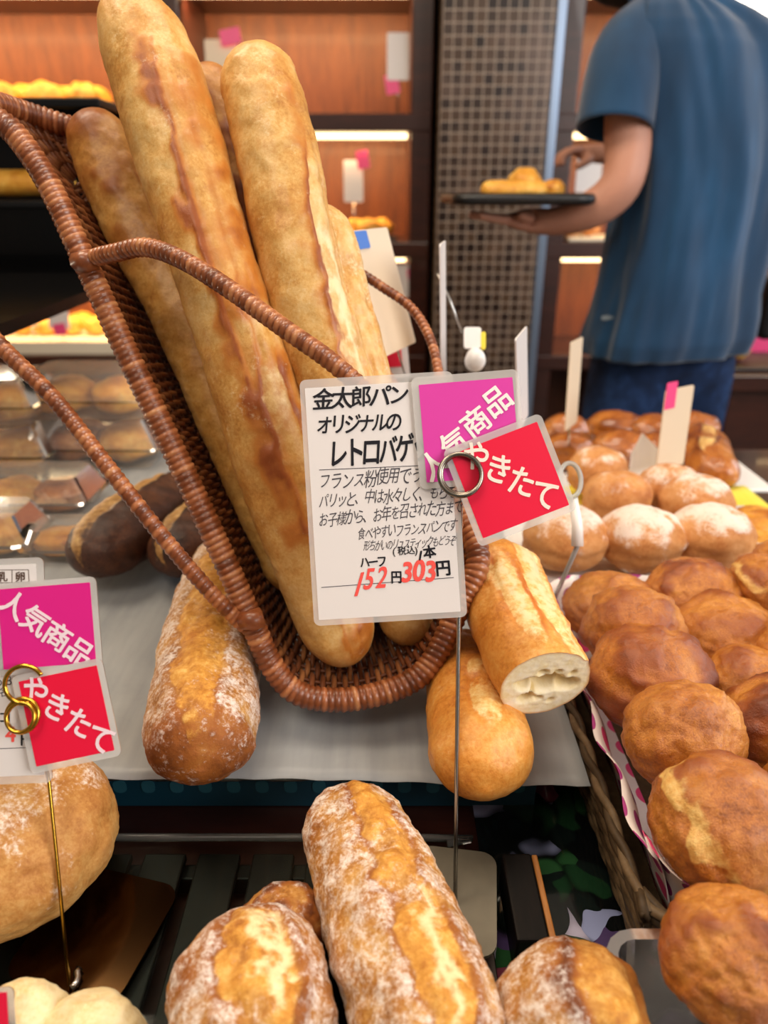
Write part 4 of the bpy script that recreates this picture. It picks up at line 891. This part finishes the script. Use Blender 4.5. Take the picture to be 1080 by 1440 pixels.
# corner of a third tag, bottom left
PL3 = Plane(0, 1415, .335)
card('fresh_tag', 'red laminated tag corner at the lower left frame edge', PL3, ((-90, 1392), (20, 1386), (26, 1500), (-84, 1506)), (8, 8, 10, 8), 'card_red', 'tag', 'red freshly baked tags')

# ------------------------------------------------------------------ blurred cards farther back
def far_card(name, label, corners, t, mats, yaw, thick=.0015, stem=None, cat='price card', strip=None):
    """an upright card turned by yaw, corners as (x, y) centre, size in metres"""
    (px, py), w, h, lean = corners
    c = PT(px, py, t); rx = Vector((math.cos(math.radians(yaw)), math.sin(math.radians(yaw)), 0)); n = rx.cross(Vector((0, 0, 1)))
    upv = (Vector((0, 0, 1))*math.cos(math.radians(lean[0]))-n*math.sin(math.radians(lean[0]))+rx*math.sin(math.radians(lean[1]))).normalized(); nn = rx.cross(upv).normalized()
    tt = thing(name, label, cat, c)
    MB().prism(rrect(w, h, .003), c, rx, upv, nn, thick).make('card_sheet', mats, tt)
    if strip:
        (sx, sy, sw, sh, sm) = strip
        MB().prism(rrect(sw, sh, .002), c+rx*sx+upv*sy+nn*(thick+.0003), rx, upv, nn, .0008).make('pink_strip' if 'pink' in sm else 'colour_strip', sm, tt)
    if stem:
        MB().tube([c-upv*(h/2-.002)-nn*.002, stem], .0012, 6).make('stem', 'steel', tt, smooth=True)
    return tt
far_card('price_card', 'tall cream card with a blue top corner right of the pale baguette', ((540, 410), .085, .118, (14, -6)), .70, 'card_cream', 66, stem=PZ(610, 660, .757), strip=(-.026, .05, .034, .016, 'card_blue'))
far_card('price_card', 'thin bluish white card edge standing left of the tiled pillar foot', ((622, 440), .06, .135, (2, -5)), .72, 'card_white', 81, stem=PZ(650, 640, .757))
far_card('price_card', 'white card showing a red patch low behind the cream card', ((543, 495), .05, .06, (5, -5)), .80, 'card_white', 15, stem=PZ(560, 640, .757), strip=(.002, -.002, .03, .03, 'card_red'))
far_card('price_card', 'slanted white card edge just behind the middle pink tag', ((733, 535), .07, .10, (3, -18)), .68, 'card_white', 72, stem=PZ(770, 700, .757))
far_card('price_card', 'cream card with a pink top standing over the glossy rolls', ((948, 602), .055, .105, (4, 2)), .92, 'card_cream', 32, stem=PZ(955, 690, .755), strip=(-.018, .045, .020, .034, 'tag_pink'))
far_card('price_card', 'thin cream card edge in front of the jeans, left leg', ((806, 540), .05, .12, (3, 2)), .98, 'card_cream', 58, stem=PZ(800, 650, .74))
# clear clip with white cap, and folded white paper by the cream card
t = thing('sign_clip', 'clear ring clip on a slanted stem beside the cut baguette', 'sign clip', PZ(772, 850, .757))
pr = Plane(800, 672, .62)
P = [pr.at(802+15*math.cos(a), 675+24*math.sin(a), .003*math.sin(a)) for a in np.linspace(0, 2*math.pi, 40, endpoint=False)]
MB().tube(P, .0022, 8, True).make('clip_ring', 'acrylic_edge', t, smooth=True)
MB().tube([pr.at(806, 700), pr.at(812, 740), pr.at(812, 768)], [.004, .005, .0055], 8).make('white_cap', 'plate_white', t, smooth=True)
MB().tube([pr.at(812, 768), PZ(775, 852, .7585)], .0022, 8).make('stem', 'acrylic_edge', t, smooth=True)
t = thing('sign_clip', 'small white clip with a yellow side, stand-in for an ornament, left of the tiled pillar foot', 'sign clip', PZ(660, 640, .757))  # plain clip built in place of a small white and yellow ornament
pr = Plane(668, 480, .74)
bun('standin_body', 'plate_white', pr.at(668, 508), (.011, .011, .014), 3, .05, 0, nlat=20, nlon=24, parent=t, burn=0)
MB().prism(rrect(.018, .022, .003), pr.at(664, 476), pr.r, pr.u, pr.n, .004).make('standin_tab', 'plate_white', t)
MB().prism(rrect(.005, .018, .002), pr.at(679, 480, .0005), pr.r, pr.u, pr.n, .004).make('yellow_side', 'yellow_paper', t, label='yellow side of the stand-in clip')
MB().tube([pr.at(650, 468), pr.at(630, 415), pr.at(615, 385)], .0014, 6).make('wire_arm', 'steel', t, smooth=True)
MB().tube([pr.at(668, 520), PZ(662, 640, .757)], .0014, 6).make('stem', 'steel', t, smooth=True)
# upright fold of white paper on the sugared buns' plate
m = MB(); q0 = PZ(925, 700, SZp+.02); 
m.prism([(-.035, 0), (.045, 0), (.035, .03), (-.015, .075), (-.03, .05)], q0+Vector((0, .035, 0)), Vector((.96, .28, 0)), Vector((0, .25, .97)), Vector((-.28, .96, 0)), .0006); m.make('paper_fold', 'white_paper', label='upright corner of white paper behind the sugared buns', cat='paper')

# ------------------------------------------------------------------ goods on the wall shelves
def shelf_goods(pix, z, Y, r, mat, label, group, cat='pastry', seed=501, name='pastry'):
    for i, (x, dy) in enumerate(pix):
        p = PY(x, 200, Y+dy); bun(name, mat, (p.x, Y+dy, z+r*.62), (r*(1+.15*math.sin(i*2.1)), r*.8, r*.8), seed+i, .16, .03, .2, 0, .1, .2, 20, 28, label=label, cat=cat, group=group)
def slab(name, label, x0, x1, y0, y1, z, mat, cat='tray', h=.012): return MB().box((x0, y0, z+.0005), (x1, y1, z+h), .003).make(name, mat, label=label, cat=cat)
zt = SZ[3]
slab('shelf_tray', 'white tray of golden puffs on the upper left wall shelf', -1.5, -.95, 2.80, 3.1, zt, 'cream_board')
shelf_goods([(-30, .12), (10, .05), (48, .12), (75, .05), (98, .16), (126, .06), (140, .16)], zt+.013, 2.84, .068, 'golden_puff', 'golden puff pastry on the upper left wall shelf', 'golden puffs on the upper left shelf')
zt = SZ[1]
slab('shelf_tray', 'cream board of pastries on the low left wall shelf', -1.7, -.80, 2.77, 3.12, zt, 'cream_board', h=.05)
shelf_goods([(x, .05+.12*(k % 2)) for k, x in enumerate(range(-60, 200, 19))], zt+.051, 2.86, .05, 'golden_puff', 'small brown pastry on the cream board, low left shelf', 'pastries on the low left shelf', seed=541)
zt = SZ[2]
slab('shelf_tray', 'dark tray of pastries on the wall shelf left of the pillar', -.25, .05, 2.80, 3.05, zt, 'black_plastic')
shelf_goods([(500, .08), (518, .03), (538, .09)], zt+.013, 2.82, .045, 'golden_puff', 'golden pastry on the shelf beside the tiled pillar', 'pastries on the shelf by the pillar', seed=571)
slab('shelf_tray', 'white tray on the wall shelf behind the man', PX1+.15, 1.15, 2.80, 3.05, zt, 'cream_board')
shelf_goods([(812, .05), (838, .1)], zt+.013, 2.82, .045, 'sugar_crust', 'pale pastry on the shelf just under the carried tray', 'pale pastries behind the man', seed=581)
zt = SZ[1]
slab('shelf_tray', 'tray of pastries on the low shelf right of the man', 1.08, 1.45, 2.2, 2.45, .62, 'black_plastic')
t = thing('side_counter', 'dark side counter right of the man', 'counter', (1.9, 2.4, 0))
MB().box((1.06, 2.15, .57), (2.6, 2.72, .62), .004).make('counter_top', 'shelf_wood', t); MB().box((1.09, 2.19, 0), (2.6, 2.70, .569)).make('counter_body', 'shelf_wood', t)
shelf_goods([(1050, .05), (1072, .12), (1092, .04)], .634, 2.28, .055, 'golden_puff', 'golden pastry on the counter right of the man', 'pastries on the side counter', seed=591)
slab('pink_package', 'pink and white package on the counter right of the man', 1.10, 1.4, 2.47, 2.6, .62, 'tag_pink', 'package', .06)
def shelf_card(px, py, Y, w, h, label, pink, side=1, mat='card_white'):
    c = PY(px, py, Y); tt = thing('shelf_card', label, 'price card', c, 'price cards on the wall shelves')
    MB().prism(rrect(w, h, .006), c, (1, 0, 0), (0, .1, .99), (0, -.99, .1), .003).make('card_sheet', mat, tt)
    if pink: MB().prism(rrect(w*.62, h*.42, .004), c+Vector((pink[0], -.006, pink[1])), (.98, 0, .17), (-.17, .1, .98), (0, -.99, .1), .003).make('pink_tag', 'tag_pink', tt)
    zs = max([z for z in SZ if z < c.z]); MB().tube([c+Vector((0, .004, -h/2)), Vector((c.x, Y+.02, zs+.001))], .003, 6).make('stem', 'steel', tt, smooth=True)
shelf_card(312, 82, 2.80, .11, .11, 'yellowish card with pink tag between the two tall baguettes', (.035, .06), mat='card_cream')
shelf_card(560, 80, 2.80, .075, .14, 'white card with a pink tag below it, upper shelf by the pillar', (-.02, -.08))
shelf_card(497, 255, 2.84, .07, .14, 'white card with a pink tag on its top, middle shelf by the baguettes', (.035, .07))
shelf_card(82, 444, 2.80, .08, .10, 'white card with a lilac corner on the low left shelf', (.0, -.05))
shelf_card(42, 448, 2.84, .06, .06, 'small cream card at the left end of the low shelf', None, mat='card_cream')
shelf_card(570, 395, 2.78, .07, .12, 'white card with a pink tag low beside the tiled pillar', (.03, .02))
shelf_card(828, 245, 2.80, .09, .12, 'white card on the shelf behind the forearm', None)
t = thing('ceiling_lamp', 'bright lamp panel high on the wall above the shoulder', 'lamp', PY(1080, -5, 2.6)); c = PY(1085, -8, 2.60)
MB().box((c.x-.12, 2.58, c.z-.06), (c.x+.3, 2.60, c.z+.06)).make('lamp_diffuser', 'lamp_panel', t); MB().box((c.x-.13, 2.601, c.z-.07), (c.x+.31, 2.64, c.z+.07), .004).make('lamp_housing', 'plate_white', t)

# ------------------------------------------------------------------ the man with a tray
def skin_mesh(joints, edges, root, sub=2):
    me = bpy.data.meshes.new('skeleton'); ids = list(joints); me.from_pydata([joints[k][0] for k in ids], [(ids.index(a), ids.index(b)) for a, b in edges], [])
    o = bpy.data.objects.new('skeleton', me); COL.objects.link(o); o.modifiers.new('skin', 'SKIN'); sm = o.modifiers.new('s', 'SUBSURF'); sm.levels = sub; sm.render_levels = sub
    for i, k in enumerate(ids):
        r = joints[k][1]; r = r if isinstance(r, tuple) else (r, r); sv = me.skin_vertices[0].data[i]; sv.radius = r; sv.use_root = (k == root)
    dg = bpy.context.evaluated_depsgraph_get(); dg.update(); m2 = bpy.data.meshes.new_from_object(o.evaluated_get(dg))
    V = [tuple(v.co) for v in m2.vertices]; Fc = [tuple(p.vertices) for p in m2.polygons]; bpy.data.objects.remove(o); bpy.data.meshes.remove(m2); return V, Fc
man = thing('person', 'man seen from behind in blue t-shirt and jeans carrying a black tray', 'person', (.58, 1.60, 0))
tray_c = Vector((.255, 1.56, 1.113))
J = {}; E = []
def j(k, p, r, par=None):
    J[k] = (tuple(p), r)
    if par: E.append((par, k))
pel = PY(925, 520, 1.60)
j('pelvis', (pel.x, 1.60, .88), (.105, .085)); j('waist', (.605, 1.578, 1.02), (.085, .072), 'pelvis'); j('chest', (.63, 1.575, 1.24), (.092, .078), 'waist'); j('neckb', (.585, 1.60, 1.43), .062, 'chest'); j('neck', (.52, 1.615, 1.485), .052, 'neckb')
j('head', (.455, 1.635, 1.555), (.072, .085), 'neck'); j('crown', (.44, 1.64, 1.63), (.076, .09), 'head')
j('lsh', PY(888, 85, 1.52), .052, 'chest'); el = PY(880, 262, 1.45); j('lel', el, .043, 'lsh'); mid = PY(835, 297, 1.47); j('lfm', mid, .042, 'lel'); wr = PY(785, 313, 1.50); j('lwr', wr, (.026, .030), 'lfm')
palm = Vector((.275, 1.53, tray_c.z-.034)); j('lpalm', palm, (.030, .016), 'lwr')
for k, (dx, dy, ln) in enumerate([(-.9, -.35, .066), (-1, -.05, .074), (-.98, .22, .068), (-.85, .5, .054)]):
    d = Vector((dx, dy, 0)).normalized(); s0 = palm+Vector((-.014, (k-1.5)*.019, 0))
    j(f'f{k}a', s0+d*.022+Vector((0, 0, .002)), .0095, 'lpalm'); j(f'f{k}b', s0+d*(.022+ln*.5)+Vector((0, 0, .006)), .0085, f'f{k}a'); j(f'f{k}c', s0+d*(.022+ln)+Vector((0, 0, .012)), .007, f'f{k}b')
j('ta', palm+Vector((.01, -.034, .006)), .011, 'lpalm'); j('tb', palm+Vector((-.018, -.058, .012)), .009, 'ta')
j('rsh', (.76, 1.66, 1.36), .052, 'chest'); j('rel', (.78, 1.86, 1.13), .043, 'rsh'); j('rfm', (.72, 1.93, 1.17), .042, 'rel'); j('rwr', (.58, 1.97, 1.215), (.026, .030), 'rfm'); j('rpalm', (.515, 1.985, 1.22), (.030, .017), 'rwr')
for k in range(4):
    s0 = Vector((.49, 1.955+k*.019, 1.225)); j(f'g{k}a', s0+Vector((-.025, 0, .002)), .0095, 'rpalm'); j(f'g{k}b', s0+Vector((-.05, .002, -.014)), .0085, f'g{k}a'); j(f'g{k}c', s0+Vector((-.048, .002, -.036)), .0075, f'g{k}b')
j('ga', (.50, 1.95, 1.20), .011, 'rpalm'); j('gb', (.47, 1.945, 1.185), .009, 'ga')
for s, x in (('l', PY(868, 560, 1.58).x), ('r', PY(985, 560, 1.62).x)):
    y = 1.57 if s == 'l' else 1.65
    j(s+'hip', (x, y, .78), .068, 'pelvis'); j(s+'kn', (x-.01, y-.01, .46), .052, s+'hip'); j(s+'an', (x, y+.03, .08), .036, s+'kn'); j(s+'to', (x-.07, y+.16, .03), .034, s+'an')
V, Fc = skin_mesh(J, E, 'pelvis'); mk('body', V, Fc, 'skin', man)
# face, hair, beard
fd = Vector((-.86, .46, -.22)).normalized(); hc = Vector((.445, 1.637, 1.585)); hu = (Vector((0, 0, 1))-fd*fd.z).normalized(); hr = fd.cross(hu)
def hp(f, r, u): return hc+fd*f+hr*r+hu*u
head = bun('face', 'skin', hc, (.079, .079, .112), 5, .02, 0, nlat=32, nlon=40, burn=0, parent=man, flat=1.0, tilt=(0, 12, 0))
m = MB().tube([hp(.07, 0, .02), hp(.09, 0, -.005), hp(.10, 0, -.022), hp(.082, 0, -.030)], [.007, .010, .013, .008], 10); m.make('nose', 'skin', man, smooth=True)
MB().tube([hp(.078, -.022, -.056), hp(.086, 0, -.054), hp(.078, .022, -.056)], [.003, .005, .003], 8).make('mouth', plain('lips', '#A5605A', .5) and 'lips', man, smooth=True)
for s in (-1, 1):
    bun('eye', 'eye_white', hp(.072, s*.030, .012), (.011, .011, .009), 7, 0, 0, nlat=12, nlon=16, burn=0, parent=man)
    bun('iris', 'hair', hp(.0815, s*.031, .012), (.004, .0042, .0042), 7, 0, 0, nlat=10, nlon=12, burn=0, parent=man)
    MB().tube([hp(.068, s*.016, .030), hp(.076, s*.032, .034), hp(.062, s*.05, .028)], [.003, .0042, .002], 6).make('eyebrow', 'hair', man, smooth=True)
    MB().tube([hp(-.004, s*.080, -.028), hp(-.012, s*.088, -.005), hp(-.012, s*.090, .018), hp(.004, s*.082, .022)], [.006, .009, .010, .006], 8).make('ear', 'skin', man, smooth=True)
def shellcap(name, mat, fn, grow=1.07):
    bm = bmesh.new(); bmesh.ops.create_icosphere(bm, subdivisions=4, radius=1)
    kill = [v for v in bm.verts if not fn(*v.co)]; bmesh.ops.delete(bm, geom=kill, context='VERTS'); bm.verts.index_update()
    V = []; 
    for v in bm.verts:
        f, r, u = v.co; nn = 1+.03*mn.noise(Vector(v.co)*6); V.append(tuple(hp(f*.086*grow*nn, r*.079*grow*nn, u*.114*grow*nn)))
    Fc = [[v.index for v in f.verts] for f in bm.faces]; bm.free(); o = mk(name, V, Fc, mat, man); o.modifiers.new('thickness', 'SOLIDIFY').thickness = .008; return o
shellcap('hair', 'hair', lambda f, r, u: u > .15+.55*f if f > -.3 else u > -.45, 1.09)
shellcap('beard', 'hair', lambda f, r, u: u < -.38 and f > -.1 and not (f > .75 and abs(r) < .28 and u > -.55), 1.13)
# shirt
yaw = math.radians(24)
def loft(stations, n, fold=0, seed=1, caps=False):
    V = []; Fc = []
    for i, (c, a, b, rot) in enumerate(stations):
        c = Vector(c)
        for k in range(n):
            q = 2*math.pi*k/n; x, y = math.cos(q), math.sin(q)
            x = math.copysign(abs(x)**.85, x); y = math.copysign(abs(y)**.85, y)
            X = x*a; Y = y*b; p = Vector((c.x+X*math.cos(rot)-Y*math.sin(rot), c.y+X*math.sin(rot)+Y*math.cos(rot), c.z))
            if fold:
                d = (p-c); d.z = 0; d.normalize(); f = mn.noise(Vector((x*3.2+p.z*1.6, y*3.2, p.z*2.6+seed)))+.55*mn.noise(Vector((x*7+p.z*3, y*7, p.z*4.5+seed)))+.3*mn.noise(Vector((x*4, y*4+p.z*4, p.z*13)))*max(0, 1.1-p.z)*4
                p += d*fold*f
            V.append(tuple(p))
    for i in range(len(stations)-1):
        for k in range(n): Fc.append((i*n+k, i*n+(k+1) % n, (i+1)*n+(k+1) % n, (i+1)*n+k))
    return V, Fc
YS = 1.58
prof = [(492, 932, 122, .66), (470, 938, 127, .68), (440, 946, 126, .68), (400, 955, 124, .68), (350, 966, 125, .68), (300, 976, 128, .68), (240, 986, 132, .66), (180, 992, 138, .62), (120, 993, 143, .58), (75, 992, 143, .55), (45, 987, 132, .53), (22, 975, 108, .55), (6, 962, 80, .62), (-8, 945, 58, .8)]
dense = []
for q in np.linspace(0, len(prof)-1, 70):
    i = min(int(q), len(prof)-2); f = q-i; a, b = prof[i], prof[i+1]; y, cx, hw, dp = [a[k]+(b[k]-a[k])*f for k in range(4)]
    p = PY(cx, y, YS); s = (p-C_).dot(F_)/FOC; dense.append((p, hw*s, hw*s*dp, yaw))
V, Fc = loft(dense, 128, .016, 3); V0 = V; sh = mk('shirt', V, Fc, 'shirt_cotton', man); sh.modifiers.new('thickness', 'SOLIDIFY').thickness = .003
def sleeve(name, pts, rad, seed):
    P, L = cat_spline(pts, 26); rr = np.interp(np.linspace(0, 1, 26), np.linspace(0, 1, len(rad)), rad); V, Fc = tube(P, rr, 40, cap=False)
    V = [tuple(Vector(v)+Vector((1, 1, 0))*.004*mn.noise(Vector(v)*14+Vector((seed, 0, 0)))) for v in V]
    o = mk(name, V, Fc, 'shirt_cotton', man); o.modifiers.new('thickness', 'SOLIDIFY').thickness = .003
sleeve('sleeve', [PY(925, 35, 1.56), PY(893, 68, 1.53), PY(876, 110, 1.50), PY(864, 182, 1.475)], [.060, .068, .070, .068], 2)
sleeve('sleeve', [(.72, 1.63, 1.39), (.765, 1.665, 1.345), (.76, 1.72, 1.28), (.75, 1.78, 1.21)], [.055, .066, .066, .068], 6)
lp = min((Vector(v) for v in V0 if v[1] < 1.6), key=lambda q: (((q-C_)/((q-C_).dot(F_)))-ray(853, 446)).length)
MB().prism([(.012*math.cos(a)*(1+.3*math.cos(3*a)), .0045*math.sin(a)) for a in np.linspace(0, 2*math.pi, 24, endpoint=False)], lp+Vector((0, -.006, 0)), Vector((.9, -.3, .1)).normalized(), (0, 0, 1), (0, -1, 0), .0008).make('hem_logo', plain('grey_print', '#7E8A92', .6) and 'grey_print', man, label='small faded grey logo near the shirt hem')
# jeans and shoes
K = {}; E2 = []
J2 = {'p': ((pel.x+.005, 1.60, .90), (.155, .115)), 'p2': ((pel.x+.005, 1.60, .83), (.155, .12))}; E2 = [('p', 'p2')]
for s in 'lr':
    h, k_, a = [Vector(J[s+q][0]) for q in ('hip', 'kn', 'an')]
    J2[s+'h'] = (tuple(h+Vector((0, 0, -.03))), .092); J2[s+'k'] = (tuple(k_), .070); J2[s+'c'] = (tuple(k_.lerp(a, .6)), .062); J2[s+'a'] = (tuple(a+Vector((0, 0, .03))), .056); E2 += [('p2', s+'h'), (s+'h', s+'k'), (s+'k', s+'c'), (s+'c', s+'a')]
V, Fc = skin_mesh(J2, E2, 'p'); V = [tuple(Vector(v)+Vector((1, 1, 0))*.006*mn.noise(Vector(v)*11)) for v in V]; mk('jeans', V, Fc, 'jeans_denim', man)
for s in 'lr':
    a, to = Vector(J[s+'an'][0]), Vector(J[s+'to'][0]); loaf('shoe', 'shoe', [a+Vector((.02, -.06, -.035)), a+Vector((0, 0, -.03)), to+Vector((-.015, .03, .008))], [(0, .040), (.5, .046), (1, .044)], asp=1.0, nv=30, na=24, seed=3, flat=.9, lump=0, parent=man)
# black bag hanging at the right hip
bp = PY(1062, 430, 1.72)
t = thing('shoulder_bag', 'black bag hanging at the man\'s right hip', 'bag', (bp.x+.02, 1.72, bp.z-.07))
MB().box((bp.x-.005, 1.66, bp.z-.07), (bp.x+.06, 1.84, bp.z+.07), .015).make('bag_body', 'black_plastic', t)
MB().tube([(bp.x+.02, 1.70, bp.z+.06), (bp.x+.01, 1.72, bp.z+.2), (.83, 1.68, 1.3), (.80, 1.66, 1.42)], .008, 8).make('strap', 'black_plastic', t, smooth=True)
# carried tray and bread
t = thing('serving_tray', 'black serving tray held by the man', 'tray', tray_c)
MB().prism(rrect(.235, .33, .03, 6), tray_c+Vector((0, 0, -.004)), (1, 0, 0), (0, 1, 0), (0, 0, 1), .006).make('tray_floor', 'black_plastic', t)
P = [tray_c+Vector((x, y, .006)) for x, y in rrect(.245, .34, .032, 8)]; MB().tube(P, .010, 8, True).make('tray_rim', 'black_plastic', t, smooth=True)
tz = tray_c.z+.003
loaf('bread_stick', 'golden_puff', [(tray_c.x-.07, 1.50, tz+.018), (tray_c.x+.06, 1.50, tz+.018)], [(0, .020), (1, .020)], nv=40, na=28, seed=601, flat=.9, burn=.1, label='flat golden bread at the near side of the carried tray', cat='bread')
bun('carried_bun', 'golden_puff', (tray_c.x+.025, 1.565, tz+.027), (.035, .035, .032), 605, .1, .01, .3, 0, 0, .1, 24, 32, label='round yellow bun on the carried tray', cat='bread')
bun('carried_bun', 'golden_puff', (tray_c.x+.075, 1.535, tz+.018), (.026, .030, .020), 609, .1, .01, .3, 0, 0, .3, 24, 32, label='small brown bun beside the yellow one on the carried tray', cat='bread')
